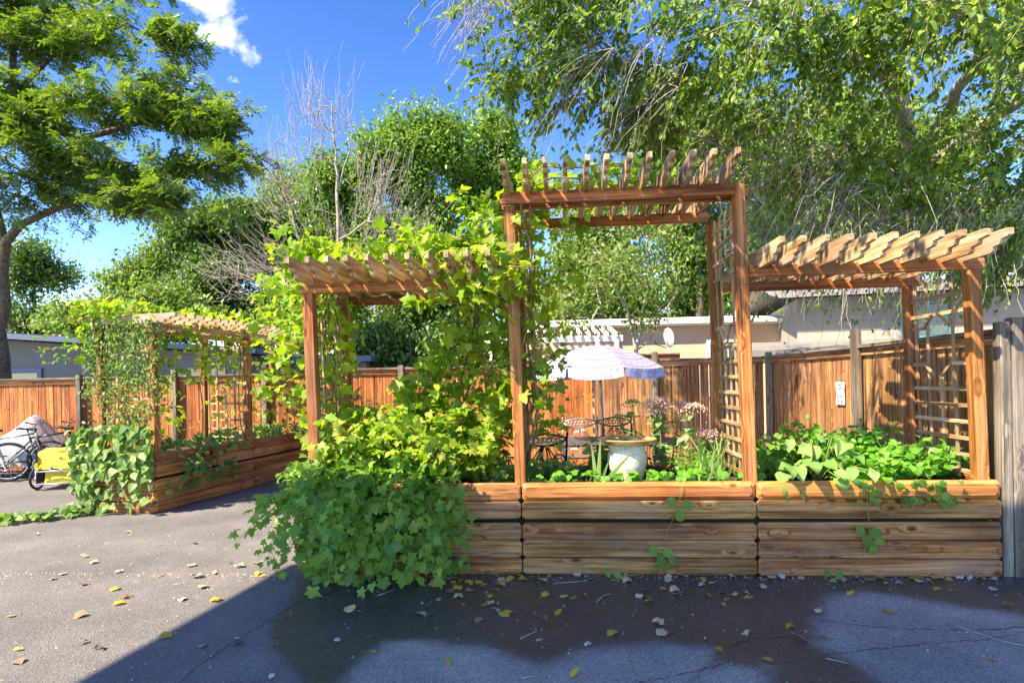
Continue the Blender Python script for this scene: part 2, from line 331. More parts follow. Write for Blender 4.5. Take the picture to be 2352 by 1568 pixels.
    o = ob('asphalt', me, I4); o['kind'] = 'structure'; return o
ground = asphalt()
mcrack = plain('crack_filler', (.012, .012, .012), .95)
for path in ([(-1.6, 4.75), (-1.53, 4.3), (-1.65, 3.84), (-1.73, 3.53), (-1.79, 3.26), (-1.78, 2.9)], [(3.3, 3.55), (2.98, 3.49), (2.64, 3.39), (2.24, 3.35), (1.97, 3.31), (1.7, 3.26)],
             [(1.88, 3.7), (2.14, 3.59), (2.48, 3.51), (3.03, 3.55)], [(1.09, 3.16), (.93, 3.08), (.69, 3.02), (.45, 2.95)], [(1.11, 3.34), (1.34, 3.44), (1.55, 3.46)], [(-1.6, 4.06), (-1.37, 4.38), (-1.21, 4.6)]):
    P = np.array(path); t_ = np.linspace(0, len(P)-1, len(P)*14); k = np.minimum(t_.astype(int), len(P)-2); Q = P[k] + (P[k+1]-P[k])*(t_-k)[:, None]
    Q = Q + np.cumsum(rng.normal(0, .006, Q.shape), 0)*.6 + rng.normal(0, .005, Q.shape); wd = rng.uniform(.0005, .0035, len(Q)); wd[[0, -1]] = .0003
    d = np.gradient(Q, axis=0); d /= np.linalg.norm(d, axis=1)[:, None]; nn = np.stack([-d[:, 1], d[:, 0]], 1)*wd[:, None]
    V = np.concatenate([np.c_[Q+nn, np.full(len(Q), .003)], np.c_[Q-nn, np.full(len(Q), .003)]]); n = len(Q); a = np.arange(n-1)
    ob('crack', np_mesh('crack', V, np.stack([a, a+1, a+1+n, a+n], 1), mcrack), I4, ground)
m = MB(); q = [PF(-2.6, 1.05, .006), PF(2.75, 1.05, .006), PF(2.75, 5.6, .006), PF(-2.6, 5.6, .006)]; m.poly(q, [(0, 1, 2, 3)])
tag(m.build('patio', M['patio']), kind='structure')

# ------------------------------------------------------------------ planters
LAST = [None]
def screw_mesh():
    if 'screw' not in _cache:
        m = MB(); m.lathe([(.001, -.002), (.0045, -.0015), (.005, .001)], 8); V = [(x, z, y) for x, y, z in m.v]; m.v = V; _cache['screw'] = m.mesh('screw', M['iron'])
    return _cache['screw']
BZ = [(.002, .134), (.138, .27), (.274, .41), (.440, .580), (.584, .724)]
def planter_main():
    t = empty('raised_planter', PF(0, 0, 0), 'long three-bay raised planter of horizontal brown boards beside the grey fence post', 'planter')
    seg = [(-2.70, -.947), (-.939, .860), (.868, 2.63)]
    for a, b in seg:
        for i, (z0, z1) in enumerate(BZ):
            mat = M['plank_top'] if i == 4 and a > -1 else M['plank']
            dz = random.uniform(-.0015, .0015); dw = random.uniform(-.004, .004); tilt = random.uniform(-.0012, .0012)
            LAST[0] = ob('board', dog_mesh(b-a, z1-z0, .038, .022, .010 if i < 4 else .03, mat), basis(PF((a+b)/2, .019+dw, (z0+z1)/2+dz), PF.u + Vector((0, 0, tilt)), PF.w), t)
            bo = t.children[-1] if False else LAST[0]
            for sx in (a+.035, b-.035):
                for zz in (z0+.035, z1-.035): ob('screw', screw_mesh(), Matrix.Translation(PF(sx, dw-.0005, zz)), bo)
    for s, u in ((-1, -2.655), (1, 2.585)):
        for z0, z1 in BZ: ob('board', dog_mesh(.85, z1-z0, .038, .022, .01, M['plank_left'] if s < 0 else M['plank']), basis(PF(u - (.02 if s < 0 else -.02), .485, (z0+z1)/2), PF.w*(-s), PF.u*(-s)), t)
    for z0, z1 in BZ: ob('board', board_mesh(5.3, z1-z0, .038, .008, M['plank']), basis(PF(-.035, .955, (z0+z1)/2), PF.u, PF.w), t)
    m = MB(); W = lambda u, w_, z: PF(u, w_, z)
    m.poly([W(-2.62, .046, .01), W(2.55, .046, .01), W(2.55, .046, .70), W(-2.62, .046, .70)], [(0, 1, 2, 3)]); m.build('liner', M['mulch_dark'], t, I4)
    n, k = 60, 12; V = []; 
    for j in range(k):
        for i in range(n):
            V.append(W(-2.62+5.18*i/(n-1), .05+.87*j/(k-1), .655 + .03*math.sin(i*.9+j)*math.cos(j*1.3+i*.4) + random.uniform(-.012, .012)))
    m = MB(); m.poly(V, [(j*n+i, j*n+i+1, (j+1)*n+i+1, (j+1)*n+i) for j in range(k-1) for i in range(n-1)]); m.build('soil', M['soil'], t, I4, True)
    return t
planter_main()
def planter_left():
    t = empty('raised_planter', LF(-.45, 0, 0), 'overgrown raised planter at left, vines spilling over its sunlit end, near the bicycles', 'planter')
    for a, b in ((.012, 1.90), (1.91, 3.75)):
        for z0, z1 in BZ: ob('board', dog_mesh(b-a, z1-z0, .038, .022, .01, M['plank_left']), basis(LF(-.019+random.uniform(-.003, .003), (a+b)/2, (z0+z1)/2), LF.w, -LF.u), t)
    for z0, z1 in BZ:
        ob('board', dog_mesh(.90, z1-z0, .038, .022, .01, M['plank_left']), basis(LF(-.475, .019, (z0+z1)/2), LF.u, LF.w), t)
        ob('board', board_mesh(3.7, z1-z0, .038, .008, M['plank_left']), basis(LF(-.92, 1.9, (z0+z1)/2), LF.w, LF.u), t)
    m = MB(); m.poly([LF(-.045, .04, .01), LF(-.045, 3.7, .01), LF(-.045, 3.7, .7), LF(-.045, .04, .7), LF(-.9, .045, .01), LF(-.9, .045, .7)], [(0, 1, 2, 3), (0, 3, 5, 4)]); m.build('liner', M['mulch_dark'], t, I4)
    m = MB(); m.poly([LF(-.05, .05, .65), LF(-.05, 3.7, .65), LF(-.9, 3.7, .65), LF(-.9, .05, .65)], [(0, 1, 2, 3)]); m.build('soil', M['soil'], t, I4)
planter_left()

# ------------------------------------------------------------------ pergolas
def lean(F, u, w_, z): return F(u + LEAN*(z-.72), w_, z)
def post(F, u, w_, z0, z1, t, mat='cedar', T=.089, ln=True):
    f = lean if ln else (lambda F, *a: F(*a))
    a, b = f(F, u, w_, z0), f(F, u, w_, z1)
    ob('post', board_mesh((b-a).length, T, T, .007, M[mat]), basis((a+b)/2, b-a, F.w), t)
def bar(name, a, b, W, T, ydir, mat, t, bev=.004):
    """board from a to b, width W seen from -ydir"""
    return ob(name, board_mesh((b-a).length, W, T, bev, mat), basis((a+b)/2, b-a, ydir), t)
def rafter_mesh(Lh, H, T, mat):
    k = ('raf', Lh, H, T)
    if k not in _cache:
        h = Lh/2; tail = [(h, H), (h+.0, H*.96), (h, H*.66), (h-.012, H*.60), (h-.075, H*.57), (h-.082, H*.42), (h-.09, H*.33), (h-.155, H*.29), (h-.162, H*.10), (h-.175, 0)]
        tail[0] = (h-.02, H)
        prof = tail + [(-x, z) for x, z in tail[::-1]]
        m = MB(); m.prism(prof, -T/2, T/2); _cache[k] = m.mesh('rafter', mat)
    return _cache[k]
def trellis(F, u, w0, w1, z0, z1, t, deco=True, slat_mat=None):
    """lattice between a front and a rear post: slats in the w-z plane"""
    mat = slat_mat or M['slat']; f = lambda w_, z: lean(F, u, w_, z)
    hw = (w1-w0); vs = [w0 + hw*k for k in (.04, .27, .5, .73, .96)]
    if deco:
        o0, o1 = z0 + (z1-z0)*.50, z0 + (z1-z0)*.82
        for k, wv in enumerate(vs):
            if k != 2: bar('slat', f(wv, z0), f(wv, z1), .030, .014, F.u, mat, t, .002)
            else: bar('slat', f(wv, z0), f(wv, o0), .030, .014, F.u, mat, t, .002); bar('slat', f(wv, o1), f(wv, z1), .030, .014, F.u, mat, t, .002)
        zz = list(np.arange(z0+.06, o0+.01, .128)) + [o1, o1+.14, o1+.28]
        for z in zz:
            if z < z1-.03: bar('slat', f(w0, z)-F.u*.0145, f(w1, z)-F.u*.0145, .030, .014, F.u, mat, t, .002)
        zm = (o0+o1)/2; d = (o1-o0)*.30; off = -F.u*.029
        for s, e in (((vs[1], zm-d), (vs[2]-.04, o0)), ((vs[1], zm+d), (vs[2]-.04, o1)), ((vs[3], zm-d), (vs[2]+.04, o0)), ((vs[3], zm+d), (vs[2]+.04, o1))):
            bar('slat', f(*s)+off, f(*e)+off, .026, .013, F.u, mat, t, .002)
        for z in (zm-d, zm+d):
            bar('slat', f(w0, z)-F.u*.0145, f(vs[1]+.02, z)-F.u*.0145, .03, .014, F.u, mat, t, .002); bar('slat', f(vs[3]-.02, z)-F.u*.0145, f(w1, z)-F.u*.0145, .03, .014, F.u, mat, t, .002)
    else:
        for wv in vs: bar('slat', f(wv, z0), f(wv, z1), .03, .014, F.u, mat, t, .002)
        for z in np.arange(z0+.06, z1-.03, .14): bar('slat', f(w0, z)-F.u*.0145, f(w1, z)-F.u*.0145, .03, .014, F.u, mat, t, .002)
FW, RW = .086, .885
def rafters(F, us, z, t, w0=-.42, w1=1.36):
    for u in us:
        a = lean(F, u, (w0+w1)/2, z); j = random.uniform(-.012, .012)
        ob('rafter', rafter_mesh(w1-w0, .14, .034, M['rafter']), basis(a, F.w + F.u*j, -F.u + Vector((0, 0, random.uniform(-.02, .02)))), t)
# rafter mesh: local x = length along w, local z = up  (basis y = -u)
tall = empty('tall_pergola', PF(-.05, .45, .65), 'tall central pergola arch with twelve notched rafters over the middle planter bay', 'pergola')
for u in (-.948, .842):
    for w_ in (FW, RW): post(PF, u, w_, .655, 3.02 if w_ == FW and u > 0 else 2.925 if w_ == FW else 2.93, tall)
bar('beam', lean(PF, -1.0, FW-.064, 2.975), lean(PF, .795, FW-.064, 2.975), .09, .038, PF.w, M['cedar'], tall)
bar('beam', lean(PF, -1.04, FW+.07, 2.968), lean(PF, .93, FW+.07, 2.968), .09, .038, PF.w, M['cedar'], tall)
bar('beam', lean(PF, -.99, RW-.064, 2.975), lean(PF, .795, RW-.064, 2.975), .09, .038, PF.w, M['cedar'], tall)
rafters(PF, np.linspace(-.945, .70, 12), 2.995, tall)
trellis(PF, -.948, FW+.05, RW-.05, .70, 2.93, tall); trellis(PF, .842, FW+.05, RW-.05, .70, 2.93, tall)
lowr = empty('low_pergola', PF(1.75, .45, .65), 'low pergola at right with sun-bleached stepped rafters and open lattice end', 'pergola', 'low pergolas over the planter bays')
for w_ in (FW, RW): post(PF, 2.536, w_, .655, 2.298, lowr)
for w_ in (FW, RW): bar('beam', lean(PF, .895, w_-.01, 2.344), lean(PF, 2.615, w_-.01, 2.344), .088, .038, PF.w, M['cedar'], lowr)
rafters(PF, np.linspace(.975, 2.475, 11), 2.362, lowr)
trellis(PF, 2.536, FW+.05, RW-.05, .70, 2.30, lowr)
lowl = empty('low_pergola', PF(-1.8, .45, .65), 'low pergola at left buried under grape vine beside the tall arch', 'pergola', 'low pergolas over the planter bays')
for w_ in (FW, RW): post(PF, -2.635, w_, .655, 2.278, lowl)
for w_ in (FW, RW): bar('beam', lean(PF, -2.70, w_-.01, 2.324), lean(PF, -1.0, w_-.01, 2.324), .088, .038, PF.w, M['cedar'], lowl)
rafters(PF, np.linspace(-2.59, -1.09, 11), 2.344, lowl)
trellis(PF, -2.635, FW+.05, RW-.05, .70, 2.28, lowl)
far = empty('low_pergola', LF(-.45, 1.8, .65), 'far left low pergola with bleached rafters above the overgrown planter', 'pergola', 'low pergolas over the planter bays')
for wv in (.09, 1.9, 3.68):
    for uu in (-.09, -.86): post(LF, uu, wv, .65, 2.28, far, ln=False)
for uu in (-.07, -.88): bar('beam', LF(uu, -.02, 2.325), LF(uu, 3.78, 2.325), .088, .038, LF.u, M['rafter'], far)
for wv in np.linspace(.06, 3.7, 24): ob('rafter', rafter_mesh(1.5, .11, .034, M['rafter']), basis(LF(-.47, wv, 2.34), LF.u, LF.w), far)
FE = Frame(LF(-.86, .09, 0).xy, 12.0 + 90)   # end lattice: its 'w' runs along LF.u
_l = LEAN; LEAN = 0.
trellis(FE, 0, .05, .72, .70, 2.28, far); FE2 = Frame(LF(-.86, 1.9, 0).xy, 12.0 + 90); trellis(FE2, 0, .05, .72, .70, 2.28, far)
LEAN = _l

# ------------------------------------------------------------------ fences
def fence(name, F, u0, u1, wv, top, mat, label, posts=(), cat='fence', along='u', flip=1, pt=.0, group=None):
    """pickets, fascia rail and flat cap; posts = positions of proud grey posts"""
    P = (lambda a, d, z: F(a, wv + d, z)) if along == 'u' else (lambda a, d, z: F(wv + d, a, z))
    ax, dp = (F.u, F.w) if along == 'u' else (F.w, F.u)
    t = empty(name, P((u0+u1)/2, 0, 0), label, cat, group); n = int((u1-u0)/.146)
    for i in range(n):
        a = u0 + (i+.5)*(u1-u0)/n; wd = (u1-u0)/n - random.uniform(.003, .012)
        lo, hi = P(a, random.uniform(-.004, .004), .04), P(a + random.uniform(-.006, .006), random.uniform(-.004, .004), top-.03)
        k = ('pk', round(wd, 3), round(top, 2), mat.name)
        ob('picket', board_mesh((hi-lo).length, round(wd, 3), .018, .002, mat, 'picket'), basis((lo+hi)/2, hi-lo, dp*flip), t)
    s = -flip*.028
    bar('rail', P(u0, s, top-.065), P(u1, s, top-.065), .085, .024, dp*flip, mat, t)
    bar('rail', P(u0, -s, .4), P(u1, -s, .4), .085, .036, dp*flip, mat, t)
    bar('cap', P(u0, -flip*.012, top-.004), P(u1, -flip*.012, top-.004), .036, .14, dp*flip, M['capwood'], t)
    for a, zt in posts:
        lo, hi = P(a, -flip*.075, .0), P(a, -flip*.075, zt); ob('post', board_mesh((hi-lo).length, .09, .09, .006, M['greywood']), basis((lo+hi)/2, hi-lo, dp*flip), t)
    return t
fence('wooden_fence', PF, -13.0, -6.0, 5.7, 1.745, M['picket_orange'], 'orange plank fence behind the bicycles at far left', [(-9.45, 1.80), (-7.6, 1.86)], group='back fence sections')
fence('wooden_fence', PF, -5.98, -.05, 5.7, 1.80, M['picket_orange'], 'plank fence glimpsed behind the vine-covered pergola', [(-5.9, 1.9), (-3.4, 1.85)], group='back fence sections')
fence('wooden_fence', PF, -.03, 2.83, 5.7, 1.845, M['picket'], 'brown plank fence behind the patio umbrella and table', [(1.01, 1.98)], group='back fence sections')
fence('wooden_fence', PF, .16, 5.62, 2.86, 1.85, M['picket'], 'side fence in dappled shade running back behind the right lattice', [(2.45, 2.05), (5.3, 1.92)], along='w', flip=1)
gate = fence('end_fence', PF, 2.86, 4.4, .07, 1.80, M['picket_orange'], 'orange fence panel at the right edge beside the tall grey post', [])
t = empty('fence_post', PF(2.74, .06, 0), 'thick weathered grey double post at the right end of the planter', 'post')
ob('post_half', board_mesh(1.90, .075, .09, .008, M['greywood']), basis(PF(2.695, .07, .95), (0.004, 0, 1), PF.w), t)
ob('post_half', board_mesh(1.93, .10, .09, .008, M['greywood']), basis(PF(2.785, .06, .965), (0.004, 0, 1), PF.w), t)
# notice on the side fence
nt_ = empty('paper_notice', PF(2.83, 2.93, 1.3), 'white paper notice pinned to the side fence', 'notice')
m = MB(); pv = []
for i in range(7):
    for j in range(5): pv.append(PF(2.822 + .004*math.sin(i*1.3+j), 2.82 + .22*j/4, 1.16 + .28*i/6))
m.poly(pv, [(i*5+j, i*5+j+1, (i+1)*5+j+1, (i+1)*5+j) for i in range(6) for j in range(4)]); m.build('sheet', M['white'], nt_, I4)
ink = plain('faded_ink', (.10, .11, .14), .8)
for zz, a, b in ((1.40, .06, .15), (1.365, .04, .15), (1.335, .09, .13), (1.265, .05, .11), (1.265, .13, .19), (1.20, .04, .09), (1.20, .12, .17), (1.185, .05, .08)):
    m = MB(); m.poly([PF(2.8145, 2.82+a, zz), PF(2.8145, 2.82+b, zz), PF(2.8145, 2.82+b, zz+.012), PF(2.8145, 2.82+a, zz+.012)], [(0, 1, 2, 3)]); m.build('text_line', ink, nt_, I4)

# ------------------------------------------------------------------ unseen slab added above the viewer: its edges cast the straight shade on the near asphalt and planter front
CH = 6.0
def to_slab(x, y, z): s_ = (CH-z)/-SUN.z; return Vector((x - s_*SUN.x, y - s_*SUN.y, CH))
k0 = to_slab(*PF(-3.22, 0, .60)); e_l = (Vector((-2.23, 3.10, 0)) - Vector((-1.83, 5.15, 0))).normalized()
fa, fb = k0, k0 + PF.u*7.0; ba, bb_ = k0 + e_l*2.9, k0 + PF.u*7.0 - PF.w*2.9
cp = empty('shade_caster', k0 - Vector((0, 0, CH)), 'flat unseen slab added overhead whose straight shadow crosses the near asphalt', 'shade caster')
m = MB(); up = Vector((0, 0, -.2)); m.poly([fa, fb, bb_, ba, fa+up, fb+up, bb_+up, ba+up], [(0, 3, 2, 1), (4, 5, 6, 7), (0, 1, 5, 4), (1, 2, 6, 5), (2, 3, 7, 6), (3, 0, 4, 7)]); m.build('shade_slab', M['white'], cp, I4)
for a in (.08, .92):
    q = ba + (bb_-ba)*a; m = MB(); m.tube([(q.x, q.y+.1, 0), (q.x, q.y+.1, CH)], .07, 10); m.build('post', M['white'], cp, I4)  # posts added to carry the unseen slab

# ------------------------------------------------------------------ neighbouring houses
def window(parent, F, u, wv, z, W, H, grid=(2, 2), mat='white', fw=.09):
    """window on a wall that faces -w"""
    f = MB()
    def bx(m_, a, b, c, d, w0, w1):
        V = [F(x, y, z_) for z_ in (c, d) for x, y in ((a, w0), (b, w0), (b, w1), (a, w1))]
        m_.poly(V, [(0, 3, 2, 1), (4, 5, 6, 7), (0, 1, 5, 4), (1, 2, 6, 5), (2, 3, 7, 6), (3, 0, 4, 7)])
    bx(f, u-W/2-fw, u-W/2, z-fw, z+H+fw, wv-.05, wv); bx(f, u+W/2, u+W/2+fw, z-fw, z+H+fw, wv-.05, wv)
    bx(f, u-W/2, u+W/2, z+H, z+H+fw, wv-.052, wv); bx(f, u-W/2, u+W/2, z-fw, z, wv-.052, wv)
    o = f.build('window_frame', M[mat], parent, I4)
    for i in range(grid[0]):
        for j in range(grid[1]):
            g = MB(); a = u-W/2+W*i/grid[0]; c = z+H*j/grid[1]; bx(g, a+.015, a+W/grid[0]-.015, c+.015, c+H/grid[1]-.015, wv-.022, wv-.012); g.build('pane', M['glass'], o, I4)
    g = MB()
    for i in range(1, grid[0]): bx(g, u-W/2+W*i/grid[0]-.014, u-W/2+W*i/grid[0]+.014, z, z+H, wv-.035, wv-.008)
    for j in range(1, grid[1]): bx(g, u-W/2, u+W/2, z+H*j/grid[1]-.014, z+H*j/grid[1]+.014, wv-.034, wv-.009)
    if g.v: g.build('muntin', M[mat], o, I4)
    return o
def fbox(F, a, b, c, d, e, f_, mat, name, parent):
    m = MB(); V = [F(x, y, z_) for z_ in (e, f_) for x, y in ((a, c), (b, c), (b, d), (a, d))]
    m.poly(V, [(0, 3, 2, 1), (4, 5, 6, 7), (0, 1, 5, 4), (1, 2, 6, 5), (2, 3, 7, 6), (3, 0, 4, 7)]); return m.build(name, mat, parent, I4)
# tan bungalow: HF u along the wall
HF = Frame((1.0, 16.0), 3.0)
h = empty('bungalow', HF(2.5, 2, 0), 'tan stucco bungalow with white eave behind the brown fence', 'house')
fbox(HF, -.6, 6.75, 0, 6, 0, 2.95, M['stucco'], 'wall', h)
fbox(HF, -.1, 7.2, -.2, -.14, 2.90, 3.06, M['white'], 'fascia', h)
fbox(HF, -.1, 7.2, -.14, 0, 2.93, 2.96, M['white'], 'soffit', h)
fbox(HF, -.1, 7.2, -.29, -.205, 2.95, 3.04, M['white'], 'gutter', h)
m = MB(); m.poly([HF(-.95, -.24, 3.065), HF(7.25, -.24, 3.065), HF(7.25, 3.4, 3.48), HF(-.95, 3.4, 3.48), HF(7.25, 6.6, 3.1), HF(-.95, 6.6, 3.1)], [(0, 1, 2, 3), (3, 2, 4, 5)]); m.build('roof', plain('pale_roof', (.60, .59, .57), .8, noise=.15, scale=6), h, I4)
fbox(HF, -.95, -.12, -.2, -.14, 2.94, 3.06, M['white'], 'fascia', h)
window(h, HF, 4.75, 0, 1.1, .95, 1.35); window(h, HF, 1.0, 0, 1.2, 1.5, 1.15, (2, 1))
fbox(HF, 6.66, 6.84, -.06, .04, 0, 2.9, M['white'], 'corner_trim', h)
# white slatted awning
aw = empty('slatted_awning', HF(.5, -1, 2.3), 'white slatted patio awning in front of the tan bungalow', 'awning')
for k in range(15):
    u = -1.35 + k*.21; a, b = HF(u, -.05, 2.93), HF(u, -1.9, 2.58); bar('slat', a, b, .06, .10, (0, 0, 1), M['white'], aw)
bar('beam', HF(-1.6, -1.8, 2.50), HF(1.75, -1.8, 2.50), .14, .06, HF.w, M['white'], aw)
for u in (-1.4, 1.6): bar('post', HF(u, -1.8, 0), HF(u, -1.8, 2.45), .10, .10, HF.w, M['white'], aw)
fence('wooden_fence', HF, -1.5, .95, -1.9, 2.02, M['picket_orange'], 'short orange fence screen left of the umbrella below the bungalow window', [], group='bungalow fence screens')
fence('wooden_fence', HF, 1.75, 3.05, -1.9, 2.10, M['picket_orange'], 'short orange fence screen with rafter shadows under the satellite dish', [], group='bungalow fence screens')
# satellite dish
sd = empty('satellite_dish', HF(2.75, -1.9, 2.05), 'oval pale satellite dish above the small orange fence', 'satellite dish')
m = MB(); prof = [(.001, 0), (.10, .008), (.2, .03), (.28, .062), (.29, .066), (.28, .055), (.2, .022), (.1, 0), (.001, -.01)]; m.lathe(prof, 28)
Ms = Matrix.Translation(HF(2.8, -1.75, 2.48)) @ Matrix.Rotation(R(-68), 4, 'Z') @ Matrix.Rotation(R(-80), 4, 'X') @ Matrix.Diagonal((.68, .80, .8, 1))
m.build('dish', plain('dish_grey', (.60, .64, .66), .4, noise=.05), sd, Ms, True)
m = MB(); m.tube([HF(2.8, -1.72, 2.46), HF(2.86, -1.72, 2.25), HF(2.86, -1.78, 2.02)], .022, 8); m.build('mast', M['chrome'], sd, I4)
m = MB(); m.tube([HF(2.78, -1.75, 2.25), HF(2.55, -1.95, 2.3), HF(2.45, -2.0, 2.38)], .012, 6); m.build('feed_arm', M['iron'], sd, I4)
# grey house at left with a low sloping roof
GF = Frame((-11.0, 14.2), -2.0)
g = empty('grey_house', GF(1, 2, 0), 'low grey stucco house with blue-edged roof behind the left fence', 'house')
m = MB(); zl, zr = 2.86, 2.30
m.poly([GF(-6, 0, 0), GF(4.6, 0, 0), GF(4.6, 0, zr), GF(-6, 0, zl+.28), GF(-6, 6, 0), GF(4.6, 6, 0), GF(4.6, 6, zr), GF(-6, 6, zl+.28)], [(0, 1, 2, 3), (1, 5, 6, 2), (5, 4, 7, 6), (4, 0, 3, 7)]); m.build('wall', M['stucco_grey'], g, I4)
m = MB(); P_ = [(-6.3, zl+.32), (5.0, zr)]
V = [GF(u, w_, z + dz) for dz in (0, .13) for u, z in P_ for w_ in (-.5, 6.3)]; m.poly(V, [(0, 1, 3, 2), (4, 6, 7, 5), (0, 2, 6, 4), (1, 5, 7, 3), (0, 4, 5, 1), (2, 3, 7, 6)]); m.build('roof', M['roofblue'], g, I4)
window(g, GF, -.62, 0, 1.35, .62, .62, (1, 1), mat='roofblue', fw=.10)
fbox(GF, .95, 1.06, -.08, -.002, 0, 2.5, M['iron'], 'downpipe', g)
fbox(GF, 3.2, 4.1, -.04, -.002, 1.0, 2.0, M['glass'], 'pane', g)
# second low building further right behind the vines
g2 = empty('garden_shed', GF(7, 5, 0), 'low grey shed with dark roof glimpsed behind the vines at left', 'shed')
fbox(GF, 4.9, 7.0, 2.2, 6, 0, 2.15, M['stucco_grey'], 'wall', g2); fbox(GF, 4.7, 7.2, 1.9, 6.3, 2.155, 2.32, M['roofblue'], 'roof', g2); window(g2, GF, 6.2, 2.2, 1.2, .8, .6, (2, 1))
# pale two-storey house at right
PH = Frame((7.6, 13.5), 14.0)
p = empty('pale_house', PH(2, 2, 0), 'pale two-storey house with teal trim behind the overhanging branches', 'house')
fbox(PH, -1.0, 9, 0, 6, 0, 3.3, M['siding'], 'wall', p)
for k in range(1, 14): fbox(PH, -1.01, 9, -.012, -.002, .23*k, .23*k+.205, M['siding'], 'siding_board', p)
M['teal'] = plain('teal_trim', (.08, .34, .46), .5, noise=.1)
window(p, PH, 1.6, -.012, 2.35, .9, .7, (2, 1), 'teal', .05); window(p, PH, 5.2, -.012, 2.3, 1.2, .7, (2, 1), 'teal', .06)
m = MB(); m.poly([PH(-2.6, -1.9, 2.05), PH(6, -1.9, 2.05), PH(6, -.03, 2.3), PH(-2.6, -.03, 2.3)], [(0, 1, 2, 3)]); m.build('porch_roof', M['roofgrey'], p, I4)
fbox(PH, -2.6, 6, -1.96, -1.9, 1.88, 2.06, M['stucco_grey'], 'porch_fascia', p)
m = MB(); m.poly([PH(-1.5, -.5, 3.28), PH(9.4, -.5, 3.28), PH(9.4, 3, 4.0), PH(-1.5, 3, 4.0), PH(9.4, 6.4, 3.28), PH(-1.5, 6.4, 3.28)], [(0, 1, 2, 3), (3, 2, 4, 5)]); m.build('roof', M['roofgrey'], p, I4)

# ------------------------------------------------------------------ umbrella, table, chairs
UX = Vector((1.15, 7.9, 0))
um = empty('patio_umbrella', UX, 'lavender and white patterned patio umbrella over the metal table', 'umbrella')
def umb_mat():
    m, t, p_ = newmat('umbrella_fabric'); c = nd(t, 'ShaderNodeTexCoord'); sx = nd(t, 'ShaderNodeSeparateXYZ'); t.links.new(c.outputs['Object'], sx.inputs[0])
    rad = math_n(t, 'SQRT', math_n(t, 'ADD', math_n(t, 'MULTIPLY', sx.outputs[0], sx.outputs[0]), math_n(t, 'MULTIPLY', sx.outputs[1], sx.outputs[1])))
    ang = math_n(t, 'ARCTAN2', sx.outputs[1], sx.outputs[0])
    s1 = math_n(t, 'SINE', math_n(t, 'MULTIPLY', rad, 118.)); s2 = math_n(t, 'SINE', math_n(t, 'MULTIPLY', rad, 41.)); s3 = math_n(t, 'SINE', math_n(t, 'MULTIPLY', ang, 90.)); s4 = math_n(t, 'SINE', math_n(t, 'ADD', math_n(t, 'MULTIPLY', ang, 48.), math_n(t, 'MULTIPLY', rad, 60.)))
    line = math_n(t, 'MULTIPLY', math_n(t, 'GREATER_THAN', s1, .72), math_n(t, 'GREATER_THAN', s2, -.2))
    dash = math_n(t, 'MULTIPLY', math_n(t, 'GREATER_THAN', s2, .80), math_n(t, 'GREATER_THAN', s3, .1))
    dia = math_n(t, 'MULTIPLY', math_n(t, 'LESS_THAN', s2, -.65), math_n(t, 'GREATER_THAN', s4, .5))
    f = math_n(t, 'MAXIMUM', math_n(t, 'MAXIMUM', line, dash), math_n(t, 'MULTIPLY', dia, .7))
    n = nd(t, 'ShaderNodeTexNoise', i_Scale=3.5, i_Detail=2); t.links.new(c.outputs['Object'], n.inputs['Vector'])
    basec = ramp(t, n.outputs['Fac'], [(.4, (.31, .31, .37)), (.65, (.25, .25, .36))])
    col = mixc(t, math_n(t, 'MULTIPLY', f, .85), basec, (.13, .13, .36)); t.links.new(col, p_.inputs['Base Color']); p_.inputs['Roughness'].default_value = .9
    tr = nd(t, 'ShaderNodeBsdfTranslucent'); t.links.new(col, tr.inputs[0]); mx = nd(t, 'ShaderNodeMixShader'); mx.inputs[0].default_value = .08
    t.links.new(p_.outputs[0], mx.inputs[1]); t.links.new(tr.outputs[0], mx.inputs[2]); t.links.new(mx.outputs[0], t.nodes['Material Output'].inputs[0]); return m
def val_mat():
    m, t, p_ = newmat('umbrella_valance'); c = nd(t, 'ShaderNodeTexCoord'); n = nd(t, 'ShaderNodeTexVoronoi', i_Scale=26.); t.links.new(c.outputs['Object'], n.inputs['Vector'])
    t.links.new(ramp(t, n.outputs['Distance'], [(.1, (.62, .66, .86)), (.3, (.38, .42, .74)), (.45, (.20, .24, .58)), (.6, (.5, .54, .8))]), p_.inputs['Base Color']); p_.inputs['Roughness'].default_value = .9; return m
um_f, um_v = umb_mat(), val_mat(); NP = 8; rim, zr_, zt_ = .89, 1.665, 1.985; rot0 = R(12)
def dome(rad): return zt_ - (zt_-zr_)*(rad/rim)**1.75
MU = Matrix.Translation(UX)
